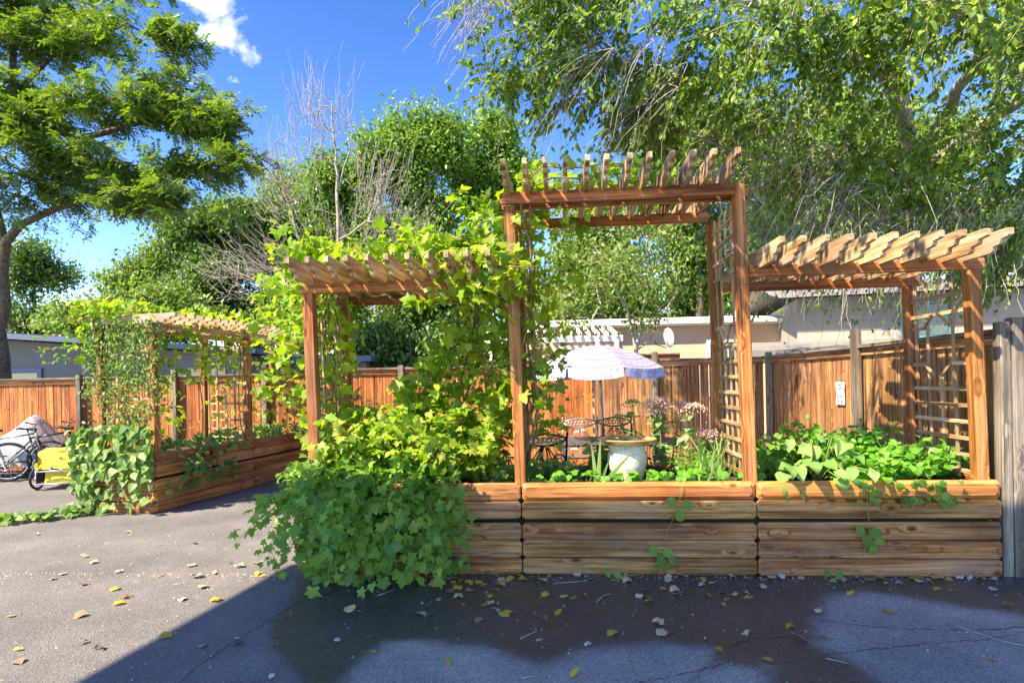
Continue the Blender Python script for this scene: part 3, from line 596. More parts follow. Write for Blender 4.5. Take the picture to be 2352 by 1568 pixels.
for k in range(NP):
    a0, a1 = rot0 + 2*math.pi*k/NP, rot0 + 2*math.pi*(k+1)/NP; m = MB(); V = []; nr, na = 7, 7
    for i in range(nr+1):
        for j in range(na+1):
            t_ = j/na; A_ = a0 + (a1-a0)*t_; flat = math.cos(math.pi/NP)/math.cos(A_-(a0+a1)/2); rr = rim*i/nr; rr2 = rr*(flat*.6 + .4)
            V.append((rr2*math.cos(A_), rr2*math.sin(A_), dome(rr) - .022*math.sin(math.pi*t_)*(i/nr)**2))
    m.poly(V, [(i*(na+1)+j, (i+1)*(na+1)+j, (i+1)*(na+1)+j+1, i*(na+1)+j+1) for i in range(nr) for j in range(na)]); pn = m.build('canopy_panel', um_f, um, MU, True)
    m = MB(); V = []
    for j in range(na+1):
        t_ = .02 + .96*j/na; A_ = a0 + (a1-a0)*t_; flat = math.cos(math.pi/NP)/math.cos(A_-(a0+a1)/2); rr2 = rim*(flat*.6+.4)+.004; zz = zr_ - .022*math.sin(math.pi*t_) + .003
        for q_ in range(3): V.append(((rr2+.008*q_*math.sin(j*2.1))*math.cos(A_), (rr2+.008*q_*math.sin(j*2.1))*math.sin(A_), zz - .055*q_ - (.012 if 0 < j < na else -.006)*(q_ == 2)))
    m.poly(V, [(j*3+q_, j*3+q_+1, j*3+q_+4, j*3+q_+3) for j in range(na) for q_ in range(2)]); m.build('valance', um_v, pn, MU, True)
    m = MB(); m.tube([(.02, 0, 1.93), (rim*.5, 0, dome(rim*.5)-.02), (rim*.97, 0, zr_-.012)], .005, 5); m.build('rib', M['chrome'], um, MU @ Matrix.Rotation(a0, 4, 'Z'))
m = MB(); m.tube([(0.055, 0, .72), (0, 0, 1.99)], .019, 10); m.build('pole', M['pewter'], um, MU, True)
m = MB(); m.lathe([(.03, -.02), (.034, 0), (.026, .02), (.02, .05), (.014, .058), (.001, .06)], 14, (0, 0, 1.99)); m.build('finial', M['white'], um, MU, True)
# oval cast table
tb = empty('patio_table', UX, 'long oval dark metal patio table under the umbrella', 'table')
m = MB(); n = 40
for zz, k in ((.695, 1), (.715, 1.012), (.72, 1.0)):
    for i in range(n):
        a = 2*math.pi*i/n; c_, s_ = math.cos(a), math.sin(a); m.v.append((1.08*k*math.copysign(abs(c_)**.7, c_), .53*k*math.copysign(abs(s_)**.7, s_), zz))
for r_ in (0, 1):
    for i in range(n): m.f.append((r_*n+i, r_*n+(i+1) % n, (r_+1)*n+(i+1) % n, (r_+1)*n+i))
m.f += [tuple(range(n))[::-1], tuple(range(2*n, 3*n))]
tmat, tt, tp = newmat('pierced_table'); c = nd(tt, 'ShaderNodeTexCoord'); v_ = nd(tt, 'ShaderNodeTexVoronoi', i_Scale=22., feature='DISTANCE_TO_EDGE'); tt.links.new(c.outputs['Object'], v_.inputs['Vector'])
tt.links.new(ramp(tt, v_.outputs['Distance'], [(.05, (.20, .205, .22)), (.16, (.03, .03, .034))]), tp.inputs['Base Color']); tp.inputs['Metallic'].default_value = .5; tp.inputs['Roughness'].default_value = .4
TM = Matrix.Translation(UX) @ Matrix.Rotation(R(-4), 4, 'Z'); m.build('tabletop', tmat, tb, TM)
for sx in (-1, 1):
    for sy in (-1, 1):
        m = MB(); m.tube([(sx*.75, sy*.3, .69), (sx*.80, sy*.32, .5), (sx*.70, sy*.27, .22), (sx*.82, sy*.33, .0)], [.022, .026, .02, .024], 8); m.build('leg', M['iron'], tb, TM, True)
def chair(loc, rz, label, mat):
    """cast metal garden chair, back at local +y... sitter faces -y"""
    t = empty('garden_chair', loc, label, 'chair', 'cast metal garden chairs', rz); C = WM[t]; mt = M[mat]
    m = MB(); n = 8; V = []
    for i in range(n+1):
        for j in range(n+1): V.append((-.25+.5*i/n, -.24+.46*j/n, .43 - .025*math.sin(math.pi*i/n)*math.sin(math.pi*j/n)))
    V2 = [(x, y, z-.018) for x, y, z in V]; nn = len(V)
    fs = [(i*(n+1)+j, (i+1)*(n+1)+j, (i+1)*(n+1)+j+1, i*(n+1)+j+1) for i in range(n) for j in range(n)]
    m.poly(V+V2, fs + [tuple(k+nn for k in f)[::-1] for f in fs]); m.build('seat', mt, t, C, True)
    for s in (-1, 1):
        m = MB(); m.tube([(s*.25, .22, 0), (s*.245, .20, .2), (s*.25, .215, .45), (s*.255, .27, .70), (s*.255, .31, .95)], [.018, .014, .016, .015, .012], 8); m.tube([(s*.255, .31, .94), (s*.255, .312, .975)], [.018, .006], 8); m.build('rear_leg', mt, t, C, True)
        m = MB(); m.tube([(s*.25, -.22, 0), (s*.26, -.235, .2), (s*.245, -.22, .42)], [.017, .014, .017], 8); m.build('front_leg', mt, t, C, True)
        m = MB(); m.tube([(s*.262, .24, .66), (s*.29, .05, .68), (s*.29, -.14, .66), (s*.275, -.2, .61), (s*.26, -.21, .43)], [.012, .015, .016, .014, .012], 8)
        m.tube([(s*.28, -.12, .64), (s*.275, -.02, .58), (s*.27, .06, .50), (s*.262, .0, .45), (s*.265, -.06, .49)], .009, 6); m.build('armrest', mt, t, C, True)
    def bk(x, z): return (x, .215 + (z-.45)*.19, z)
    m = MB(); m.tube([bk(-.25, .90), bk(-.15, .925), bk(0, .955), bk(.15, .925), bk(.25, .90)], .013, 8); m.build('top_rail', mt, t, C, True); m = MB(); m.tube([bk(-.25, .885), bk(-.17, .84), bk(0, .815), bk(.17, .84), bk(.25, .885)], .012, 8); m.build('middle_rail', mt, t, C, True); m = MB(); m.tube([bk(-.25, .50), bk(.25, .50)], .012, 8); m.build('lower_rail', mt, t, C, True)
    for k in range(7):
        x = -.15+.05*k; zc = .872 + .012*math.cos(x*9); m = MB(); m.torus(bk(x, zc), (0, 1, -.19), .026, .0065, 14, 5); m.build('ring', mt, t, C, True)
    for s in (-1, 1):
        for off, w_ in ((0, .045), (.05, .085), (.10, .125)):
            m = MB(); m.tube([bk(s*.012, .50), bk(s*w_*.9, .57), bk(s*w_*1.1, .66), bk(s*w_*.7, .74), bk(s*w_*.35, .80)], .008, 6); m.build('scroll', mt, t, C, True)
        m = MB(); m.tube([bk(s*.235, .52), bk(s*.225, .62), bk(s*.20, .68), bk(s*.165, .67), bk(s*.155, .63), bk(s*.18, .605), bk(s*.195, .63)], .009, 6); m.build('scroll', mt, t, C, True)
    return t
chair((.985, 8.62, 0), R(-4), 'sunlit pewter-grey scrollwork chair directly behind the table', 'pewter')
chair((1.50, 8.70, 0), R(-6), 'black scrollwork chair behind the table right of the umbrella pole', 'iron')
chair((.26, 6.72, 0), R(196), 'black scrollwork chair seen from behind at the near left of the table', 'iron')

# ------------------------------------------------------------------ bird bath
bb = empty('bird_bath', PF(-.055, .5, .64), 'glazed ceramic bird bath with wide rim standing in the middle bay', 'bird bath'); Mb = WM[bb]
def glaze():
    m, t, p_ = newmat('pot_glaze'); c = nd(t, 'ShaderNodeTexCoord'); n = nd(t, 'ShaderNodeTexNoise', i_Scale=9., i_Detail=6, i_Roughness=.6, i_Distortion=1.2); t.links.new(c.outputs['Object'], n.inputs['Vector'])
    t.links.new(ramp(t, n.outputs['Fac'], [(.3, (.34, .34, .18)), (.45, (.58, .56, .42)), (.58, (.64, .65, .58)), (.7, (.46, .32, .16))]), p_.inputs['Base Color']); p_.inputs['Roughness'].default_value = .16; p_.inputs['Specular IOR Level'].default_value = .6; return m
m = MB(); m.lathe([(.11, 0), (.125, .01), (.135, .05), (.158, .13), (.168, .20), (.163, .25), (.15, .275), (.155, .285), (.15, .295), (.158, .305), (.16, .32)], 40); m.build('pedestal', glaze(), bb, Mb, True)
m = MB(); m.lathe([(.15, .315), (.19, .335), (.235, .36), (.252, .372), (.254, .378), (.248, .381), (.235, .374), (.20, .352), (.12, .335), (.001, .33)], 48)
bw = m.build('bowl', plain('bowl_glaze', (.60, .36, .13), .2, noise=.35, scale=12, spec=.6), bb, Mb, True)
m = MB(); m.lathe([(.215, .362), (.1, .3622), (.001, .3623)], 40); wm_, wt, wp = newmat('bath_water'); wp.inputs['Base Color'].default_value = (.75, .62, .45, 1); wp.inputs['Roughness'].default_value = .03; wp.inputs['Transmission Weight'].default_value = .9; wp.inputs['IOR'].default_value = 1.33
m.build('water', wm_, bw, Mb, True)

# ------------------------------------------------------------------ bicycles, trailer, tarp
def wheel(parent, C, x, rad, tyre=.024, mat_t='rubber', spokes=20, ax=(0, 1, 0)):
    cc = Vector((x, 0, rad)); m = MB(); m.torus(cc, ax, rad-tyre, tyre, 36, 8); wh = m.build('wheel', M[mat_t], parent, C, True)
    m = MB(); m.torus(cc, ax, rad-tyre*2.1, .011, 36, 6); m.build('rim', M['chrome'], wh, C, True)
    m = MB(); A_ = Vector(ax)
    for k in range(spokes):
        t_ = 2*math.pi*k/spokes; d = A_.orthogonal().normalized(); d = Quaternion(A_, t_) @ d; m.tube([cc + A_*(.025 if k % 2 else -.025), cc + d*(rad-tyre*2)], .0022, 3, False)
    m.tube([cc - A_*.05, cc + A_*.05], .02, 10); m.build('spokes', M['chrome'], wh, C); return wh
def bicycle(loc, rz, label, frame_col, steer=0.):
    t = empty('bicycle', loc, label, 'bicycle', 'bicycles parked by the fence', rz); C = WM[t]; fm = plain('bike_paint', frame_col, .3, .2, noise=.1)
    wheel(t, C, 0, .335); wheel(t, C, 1.05, .335)
    bbk = (.43, 0, .28); st = (.30, 0, .72); hd = (.86, 0, .80); hb = (.89, 0, .68); ra = (0, 0, .335)
    m = MB(); m.tube([bbk, st], .017, 8); m.tube([st, hd], .016, 8); m.tube([bbk, hb], .019, 8); m.tube([hd, hb], .02, 8)
    for s in (-1, 1): m.tube([(.43, s*.03, .28), (.2, s*.05, .32), (0, s*.06, .335)], .010, 6); m.tube([(.31, s*.02, .68), (.15, s*.045, .5), (0, s*.06, .335)], .008, 6)
    m.build('frame', fm, t, C, True)
    m = MB()
    for s in (-1, 1): m.tube([(.895, s*.045, .66), (.96, s*.055, .48), (1.05, s*.06, .335)], [.015, .014, .01], 6)
    m.tube([(.895, -.05, .665), (.895, .05, .665)], .016, 6); m.tube([hb, (.83, 0, .92)], .014, 8); m.build('fork', M['black'], t, C, True)
    m = MB(); m.tube([(.83, 0, .92), (.87, 0, .955)], .017, 8); m.tube([(.83, -.29, 1.0), (.84, -.2, .985), (.87, -.08, .955), (.87, .08, .955), (.84, .2, .985), (.83, .29, 1.0)], .012, 8); hbr = m.build('handlebar', M['chrome'], t, C, True)
    for s in (-1, 1):
        m = MB(); m.tube([(.832, s*.19, .986), (.825, s*.30, 1.003)], .017, 8); m.build('grip', M['black'], hbr, C, True)
        m = MB(); m.tube([(.85, s*.17, .975), (.90, s*.2, .96), (.895, s*.27, .965)], .006, 5); m.build('brake_lever', M['iron'], hbr, C, True)
        m = MB(); m.tube([(.86, s*.15, .97), (.98, s*.12, .98), (.97, s*.03, .80), (.90, s*.02, .70)], .003, 4); m.build('cable', M['black'], hbr, C, True)
    m = MB(); m.tube([st, (.265, 0, .86)], .014, 8); m.build('seat_post', M['chrome'], t, C, True)
    m = MB(); V = []
    for x, w_, z in ((.12, .03, .885), (.14, .075, .895), (.2, .08, .885), (.28, .045, .875), (.36, .022, .87), (.40, .012, .865)):
        for k in range(8):
            a = 2*math.pi*k/8; V.append((x, w_*math.cos(a), z + .022*math.sin(a)))
    m.poly(V, [(i*8+k, i*8+(k+1) % 8, (i+1)*8+(k+1) % 8, (i+1)*8+k) for i in range(5) for k in range(8)] + [tuple(range(8)), tuple(range(40, 48))]); m.build('saddle', M['black'], t, C, True)
    m = MB(); m.torus((.43, -.05, .28), (0, 1, 0), .085, .006, 24, 5); m.tube([(.43, -.08, .28), (.52, -.085, .14)], .010, 6); m.tube([(.43, .08, .28), (.34, .085, .42)], .010, 6); m.tube([(.43, -.09, .28), (.43, .09, .28)], .02, 8); cs = m.build('crankset', M['chrome'], t, C, True)
    m = MB(); m.box(.48, .57, -.17, -.09, .125, .15); m.box(.30, .39, .09, .17, .41, .435); m.build('pedals', M['black'], cs, C)
    return t
bicycle((-8.55, 10.05, 0), R(24), 'mountain bicycle with black saddle and wide silver handlebar behind the trailer', (.03, .025, .03))
bicycle((-8.05, 10.3, 0), R(8), 'dark bicycle with upright black grips nearest the left planter', (.10, .02, .03))
bicycle((-9.0, 9.9, 0), R(20), 'bicycle cut off by the left edge of the picture', (.25, .26, .28))
tr = empty('bicycle_trailer', (-7.02, 9.35, 0), 'yellow fabric bicycle trailer with two small wheels beside the planter', 'trailer', None, R(14)); C = WM[tr] = WM[tr] @ Matrix.Scale(.86, 4); tr.matrix_basis = C
M['yellow'] = plain('yellow_fabric', (.66, .53, .06), .75, noise=.12, scale=5, bump=.3); M['orange'] = plain('orange_fabric', (.72, .27, .02), .7, noise=.15)
M['navy'] = plain('navy_fabric', (.03, .04, .08), .7); M['mesh'] = plain('dark_mesh', (.16, .14, .12), .8)
# local: x to the right, -y toward the viewer
def cloth(parent, name, mat, f, nu=16, nv=10):
    m = MB(); m.poly([f(i/nu, j/nv) for i in range(nu+1) for j in range(nv+1)], [(i*(nv+1)+j, (i+1)*(nv+1)+j, (i+1)*(nv+1)+j+1, i*(nv+1)+j+1) for i in range(nu) for j in range(nv)]); return m.build(name, mat, parent, C, True)
wr = lambda u, v: .014*math.sin(7*u+5*v) + .012*math.sin(13*u*v+2) + .008*math.sin(21*v-6*u)
body = cloth(tr, 'front_cover', M['yellow'], lambda u, v: (-.37+.74*u, -.30 + .10*v + wr(u, v), .36 + .30*v + .06*u*v + wr(v, u)))
cloth(tr, 'roof_cover', M['yellow'], lambda u, v: (-.37+.74*u, -.20 + .75*v, .66 + .06*u + .05*math.sin(math.pi*v) + .6*wr(u, v)))
cloth(tr, 'lower_panel', M['yellow'], lambda u, v: (-.26+.55*u, -.26 + .06*v + .5*wr(u, v), .13 + .21*v))
for s in (-1, 1):
    x = .375*s
    cloth(tr, 'side_panel', M['navy'], lambda u, v: (x, -.28 + .82*u, .13 + (.52+.05*(s > 0))*v*(1-.25*u*v)))
    cloth(body, 'side_window', M['mesh'], lambda u, v: (x+.006*s, -.16 + .5*u, .34 + .24*v*(1-.15*u)))
cloth(body, 'flap_trim', M['orange'], lambda u, v: (.30+.10*u, -.20 + .03*v, .60+.11*v-.03*u), 4, 4); cloth(body, 'flap_trim', M['orange'], lambda u, v: (-.385+.05*u, -.31 + .02*v, .40+.10*v), 4, 4)
m = MB(); m.box(-.03, .035, -.262, -.252, .565, .585); m.build('buckle', M['black'], body, C)
m = MB(); m.poly([(-.12 + .028*math.cos(a), -.308, .405 + .018*math.sin(a)) for a in np.linspace(0, 2*math.pi, 12, endpoint=False)], [tuple(range(12))]); m.build('emblem', plain('emblem_blue', (.05, .16, .45), .6), body, C)
m = MB(); m.tube([(-.38, -.31, .12), (.38, -.31, .12), (.38, .5, .14), (-.38, .5, .14), (-.38, -.31, .12)], .016, 8); m.tube([(-.38, -.305, .345), (.25, -.315, .345)], .016, 8); m.tube([(-.38, -.3, .12), (-.38, -.25, .4)], .012, 6); m.tube([(.38, -.3, .12), (.38, -.25, .4)], .012, 6); m.build('frame', M['chrome'], tr, C, True)
for s in (-1, 1):
    Cw = C @ Matrix.Translation((.44*s, -.08 if s < 0 else .1, 0)) @ Matrix.Rotation(R(78), 4, 'Z'); wheel(tr, Cw, 0, .20, .02, spokes=16)
tp_ = empty('tarp_cover', (-8.75, 10.65, 0), 'silver-grey tarpaulin draped over a pile behind the bicycles', 'tarp')
pts = []; nu, nv = 26, 18
for i in range(nu+1):
    for j in range(nv+1):
        u, v = i/nu*2-1, j/nv*2-1; r_ = max(abs(u)**1.0*.92, abs(v)*.8); hgt = 1.10*(1-abs(u-.28)/(1.35 if u < .28 else .78))**.8*(1-.35*abs(v)**2) if abs(u-.28) < (1.35 if u < .28 else .78) else 0
        hgt = max(hgt if isinstance(hgt, float) else 0, 0)*(1 if abs(v) < .9 else .35); fold = .03*math.sin(9*u+4*v)+.02*math.sin(17*v+3*u)
        pts.append((-8.80+1.05*u, 10.62+.40*v, max(.02, hgt + fold*.8)))
m = MB(); m.poly(pts, [(i*(nv+1)+j, (i+1)*(nv+1)+j, (i+1)*(nv+1)+j+1, i*(nv+1)+j+1) for i in range(nu) for j in range(nv)]); m.build('sheet', plain('tarp_silver', (.33, .34, .36), .42, .25, noise=.12, scale=4, bump=.4), tp_, I4, True)

# ------------------------------------------------------------------ foliage tools
def tmpl(kind, curl=0.):
    if kind == 'lobed':
        h = [(.10, -.05), (.36, -.13), (.50, .06), (.34, .22), (.66, .50), (.30, .52), (.20, .74)]; tip = (0, 1.0); c = (0, .36)
    elif kind == 'oval':
        h = [(.14, .12), (.25, .36), (.24, .60), (.13, .84)]; tip = (0, 1.0); c = (0, .45)
    elif kind == 'heart':
        h = [(.16, -.10), (.38, -.02), (.47, .24), (.38, .52), (.18, .80)]; tip = (0, 1.02); c = (0, .32)
    elif kind == 'round':
        h = [(.22, .02), (.42, .2), (.50, .46), (.42, .75), (.2, .95)]; tip = (0, 1.0); c = (0, .48)
    elif kind == 'jag':
        h = [(.20, -.02), (.46, .10), (.36, .22), (.52, .36), (.34, .46), (.38, .62), (.2, .70)]; tip = (0, 1.0); c = (0, .35)
    out = [(0, 0)] + h + [tip] + [(-x, y) for x, y in h[::-1]]
    V = [(c[0], c[1], 0)] + [(x, y, 0) for x, y in out]; V = np.array(V, float)
    V[:, 2] = .16*np.abs(V[:, 0]) - .22*(V[:, 1]-.3)**2*(1+curl) - curl*.35*V[:, 0]**2 + curl*.06*np.sin(V[:, 1]*9+V[:, 0]*7)
    n = len(out); F = np.array([(0, 1+i, 1+(i+1) % n) for i in range(n)]); return V, F
def tmpl_simple(w=.28, fold=.1):
    return np.array([(0, 0, 0), (w, .45, fold), (0, 1, -.08), (-w, .45, fold)], float), np.array([(0, 1, 2), (0, 2, 3)])
def tmpl_trefoil():
    V, F = [], []
    for a in (-1.25, 0, 1.25):
        v, f = tmpl('round', .3); c, s_ = math.cos(a), math.sin(a); v = v*.62; w_ = v.copy(); w_[:, 0] = c*v[:, 0] - -s_*v[:, 1]*1; w_[:, 1] = -s_*v[:, 0]*1 + c*v[:, 1]; F.append(f+sum(len(q) for q in V)); V.append(w_)
    return np.concatenate(V), np.concatenate(F)
def tmpl_frond(n=7):
    V, F = [], []
    for i in range(n):
        y = .15+.85*i/n
        for s_ in (-1, 1):
            b = len(V)*4; jl = rng.uniform(.75, 1.2); ja = rng.normal(0, .05); V.append(np.array([(0, y, 0), (s_*.16*jl, y+.12+ja, .04), (s_*.31*jl, y+.10+ja*2, rng.normal(0, .05)), (s_*.16*jl, y-.02+ja, -.01)])); F.append([(b, b+1, b+2), (b, b+2, b+3)])
    return np.concatenate(V), np.array([f for q in F for f in q])
def norm(A): return A/np.maximum(np.linalg.norm(A, axis=1), 1e-9)[:, None]
def frames(T, N):
    T = norm(T); N = norm(N - T*np.sum(N*T, 1)[:, None] + 1e-6); X = np.cross(T, N); return X, T, N
def scatter(P, T, N, Sz, tm):
    V, F = tm; X, T, N = frames(T, N); k = len(V)
    W = P[:, None, :] + Sz[:, None, None]*(V[None, :, 0:1]*X[:, None] + V[None, :, 1:2]*T[:, None] + V[None, :, 2:3]*N[:, None])
    FF = (F[None] + (np.arange(len(P))*k)[:, None, None]).reshape(-1, 3); return W.reshape(-1, 3), FF
CAM = np.array([0, 0, CAMH])
_leafmesh = {}
def leaves(thing, P, T, N, Sz, kind, mat, n_ind=120, part='leaf', mass='foliage'):
    """the leaves that show largest become single parts (shared meshes), the rest one mass"""
    P = np.asarray(P, float); n = len(P)
    if not n: return
    dist = np.linalg.norm(P-CAM, axis=1); score = Sz/dist + rng.uniform(0, .004, n); order = np.argsort(-score); a, b = order[:n_ind], order[n_ind:]
    X, T2, N2 = frames(T, N)
    for i in a:
        v = int(rng.integers(4)); key = (kind, v, mat.name)
        if key not in _leafmesh:
            t_ = tmpl_trefoil() if kind == 'trefoil' else tmpl(kind, (-.2, .3, .8, 1.3)[v]); _leafmesh[key] = np_mesh('leaf', t_[0], t_[1], mat, kind == 'round')
        s_ = Sz[i]; Mx = Matrix([[X[i][r]*s_, T2[i][r]*s_, N2[i][r]*s_, P[i][r]] for r in range(3)] + [[0, 0, 0, 1]]); ob(part, _leafmesh[key], Mx, thing)
    if len(b):
        VV, FF, RR, off = [], [], [], 0
        for v, cu in enumerate((-.3, .4, 1.0, 1.7)):
            bb2 = b[v::4]
            if not len(bb2): continue
            tm = tmpl_trefoil() if kind == 'trefoil' else tmpl(kind, cu); V, F = scatter(P[bb2], T[bb2], N[bb2], Sz[bb2], tm); VV.append(V); FF.append(F+off); off += len(V); RR.append(np.repeat(rng.uniform(0, 1, len(bb2)), len(tm[0])))
        me = np_mesh(mass, np.concatenate(VV), np.concatenate(FF), mat, rnd=np.concatenate(RR)); tag(ob(mass, me, I4, thing), kind='stuff')
def rand(n, s=1.): return rng.normal(0, s, (n, 3))
def arr(v): return np.array(v, float)
def vstem(thing, P, r, mat='vinewood', n=5, name='stem'):
    m = MB(); m.tube(P, r, n); return m.build(name, M[mat], thing, I4, True)
G_VINE = leafmat('vine_leaf', [(.14, .28, .02), (.22, .38, .03), (.30, .46, .05), (.18, .34, .03), (.40, .50, .07), (.20, .36, .04), (.26, .42, .04), (.42, .40, .08), (.08, .18, .02), (.12, .24, .03)], trans=.52)
G_BUSH = leafmat('shrub_leaf', [(.09, .23, .045), (.14, .30, .05), (.19, .36, .055), (.11, .26, .05), (.26, .42, .06)], trans=.45)
G_CLEM = leafmat('clematis_leaf', [(.08, .19, .05), (.13, .25, .07), (.19, .32, .09), (.24, .37, .08)], trans=.4)
G_BRIGHT = leafmat('bright_leaf', [(.08, .27, .03), (.12, .36, .04), (.17, .42, .06), (.09, .30, .035)], trans=.42)
G_PALE = leafmat('pale_leaf', [(.17, .36, .09), (.24, .42, .13), (.14, .32, .07)], trans=.35)
G_BLADE = leafmat('blade_leaf', [(.16, .32, .08), (.24, .40, .12), (.30, .40, .14)], trans=.35)
G_SEDUM = leafmat('sedum_leaf', [(.16, .32, .12), (.22, .38, .16), (.12, .27, .09)], trans=.3)
G_PINK = leafmat('pink_floret', [(.70, .45, .38), (.78, .55, .48), (.66, .40, .34)], trans=.3, tcol=(1.1, .9, .8))
G_YEL = leafmat('autumn_leaf', [(.55, .42, .05), (.62, .48, .10), (.50, .33, .05)], trans=.35, tcol=(1.2, 1, .6))

# ------------------------------------------------------------------ grape vine over the left bay and the tall arch
def vine_main():
    t = empty('grape_vine', PF(-1.0, .5, .66), 'large-leaved green vine covering the left bay and climbing the tall arch', 'vine')
    P, T, N = [], [], []
    def blob(n, u, w_, z, up=.8, zf=None, down=.4, side=0.):
        A = np.stack([rng.uniform(*u, n), rng.uniform(*w_, n), rng.uniform(*z, n)], 1)
        if zf is not None: A[:, 2] = zf(A)
        P.append(PF.arr(A)); T.append(rand(n, .6) + arr([side, -.15, -down])); N.append(rand(n, .5) + arr([-.25, -.35, up+.35]))
    blob(1516, (-3.0, -1.0), (.02, 1.15), (0, 1), zf=lambda A: 2.47 + .34*rng.uniform(0, 1, len(A))**1.1*(1+.3*np.sin(A[:, 0]*6)))
    blob(438, (-3.2, -2.70), (.0, 1.0), (0, 1), up=.3, zf=lambda A: 2.72 - 1.1*rng.uniform(0, 1, len(A))**1.3 - .25*(A[:, 0] < -2.98), side=-.3)
    blob(410, (-1.75, -1.0), (.05, 1.0), (0, 1), zf=lambda A: 2.6 + (A[:, 0]+1.75)*.62*rng.uniform(0, 1, len(A)))
    blob(449, (-.95, .42), (.12, 1.05), (0, 1), zf=lambda A: 3.13 + rng.uniform(0, .24, len(A))*np.clip(1.1-(A[:, 0]+.9)*.6, .1, 1))
    blob(46, (.2, .75), (.2, .9), (3.13, 3.3))
    blob(410, (-1.2, -.72), (.0, 1.0), (1.35, 3.0), up=.3)
    blob(117, (-.85, -.35), (.0, .7), (1.9, 2.9), up=.4)
    blob(136, (-.9, -.55), (.55, 1.0), (.9, 2.0), up=.3)
    blob(292, (-1.75, -.86), (-.32, .02), (0, 1), up=.6, zf=lambda A: 2.05 + .42*rng.uniform(0, 1, len(A))*(A[:, 0] > -1.6) + .1)
    blob(1017, (-2.05, -1.0), (.18, .9), (0, 1), up=.45, zf=lambda A: 1.15 + 1.15*rng.uniform(0, 1, len(A))**1.1*np.clip((A[:, 0]+2.3)/.9, .35, 1))
    blob(292, (-2.78, -2.48), (.1, .92), (.8, 2.3), up=.3)
    blob(78, (-1.5, -1.0), (.0, .9), (3.0, 3.06), up=.6)
    P, T, N = np.concatenate(P), np.concatenate(T), np.concatenate(N); Sz = .035 + .095*rng.uniform(0, 1, len(P))**1.9
    leaves(t, P, T, N, Sz, 'lobed', G_VINE, 300)
    for k in range(16):
        u0 = rng.choice([-.93, -.9, -2.62, -1.5, -1.2]); A = [PF(u0, rng.uniform(.15, .8), .66)]; z = .66; u = u0; wv = A[0].y
        w0 = rng.uniform(.12, .85)
        while z < (2.95 if u0 > -1 else 2.4): z += .22; u += rng.normal(0, .035); w0 += rng.normal(0, .04); A.append(PF(u, min(max(w0, .02), .95), z))
        for q in range(6): u += (.16 if u0 < -2 or u0 > -1 else -.15); u = min(max(u, -2.9), .1); A.append(PF(u, w0+rng.normal(0, .05), z + rng.uniform(.05, .14)))
        vstem(t, A, [.013*(1-.7*i/len(A)) for i in range(len(A))])
    for k in range(6):   # loose tendrils
        a = PF(rng.uniform(-1.9, -1.0), rng.uniform(-.25, .2), rng.uniform(2.1, 2.6)); d = Vector((rng.uniform(-.5, .6), rng.uniform(-.3, .1), rng.uniform(-.2, .25))); vstem(t, [a, a+d*.5+Vector((0, 0, .05)), a+d], .0045)
vine_main()
# ------------------------------------------------------------------ spreading shrub spilling over the planter front
def arching(thing, base, n_stem, dirs, length, per, kind, mat, size, n_ind, droop=1., r=.006, start=.25, upn=.7):
    P, T, N, Sz = [], [], [], []
    for k in range(n_stem):
        b = base(k); d = dirs(k); Lh = length(k); pts = []; g = droop*rng.uniform(.7, 1.3)
        for i in range(9):
            s_ = i/8*Lh; pts.append(b + d*s_ + Vector((rng.normal(0, .008), rng.normal(0, .008), -g*s_*s_*.55)))
        pts = [Vector((p.x, p.y, max(p.z, .02))) for p in pts]
        vstem(thing, pts, [r*(1-.75*i/8) for i in range(9)], 'stem', 4)
        for j in range(per):
            f = start + (1-start)*(j+rng.uniform(0, .9))/per; x = min(f*8, 7.99); i = int(x); p = pts[i].lerp(pts[i+1], x-i); ax_ = (pts[i+1]-pts[i]).normalized()
            sd = Vector(rng.normal(0, 1, 3)); sd = (sd - ax_*sd.dot(ax_)).normalized()
            q = p + sd*rng.uniform(.02, .06); P.append(q); tv = ax_*.5 + sd*.8 + Vector((0, 0, -.45)); T.append(tv); N.append(Vector((0, 0, upn)) + Vector(rng.normal(0, .35, 3)) + Vector((0, -.35, 0))); Sz.append(rng.uniform(*size)*(1-.25*(f > .9)))
    P = np.array(P); P[:, 2] = np.maximum(P[:, 2], .03); leaves(thing, P, np.array(T), np.array(N), np.array(Sz), kind, mat, n_ind)
sh = empty('spreading_shrub', PF(-1.95, .3, .66), 'big leafy shrub spilling over the front left of the planter to the asphalt', 'shrub')
def sh_dir(k):
    if k < 62: a = rng.uniform(-3.0, -1.0); el = rng.uniform(.25, .95)      # forward, mostly to the front-left
    elif k < 88: a = rng.uniform(-.4, 3.4); el = rng.uniform(.6, 1.3)
    else: a = rng.uniform(-3.3, -2.6); el = rng.uniform(.15, .5)
    return Vector((math.cos(a)*math.cos(el), math.sin(a)*math.cos(el), math.sin(el)))
arching(sh, lambda k: PF(rng.uniform(-2.5, -1.6), rng.uniform(.08, .6), .66), 100, sh_dir, lambda k: rng.uniform(.75, 1.2) if k < 62 else rng.uniform(.6, 1.0), 25, 'lobed', G_BUSH, (.055, .10), 300, droop=1.35)
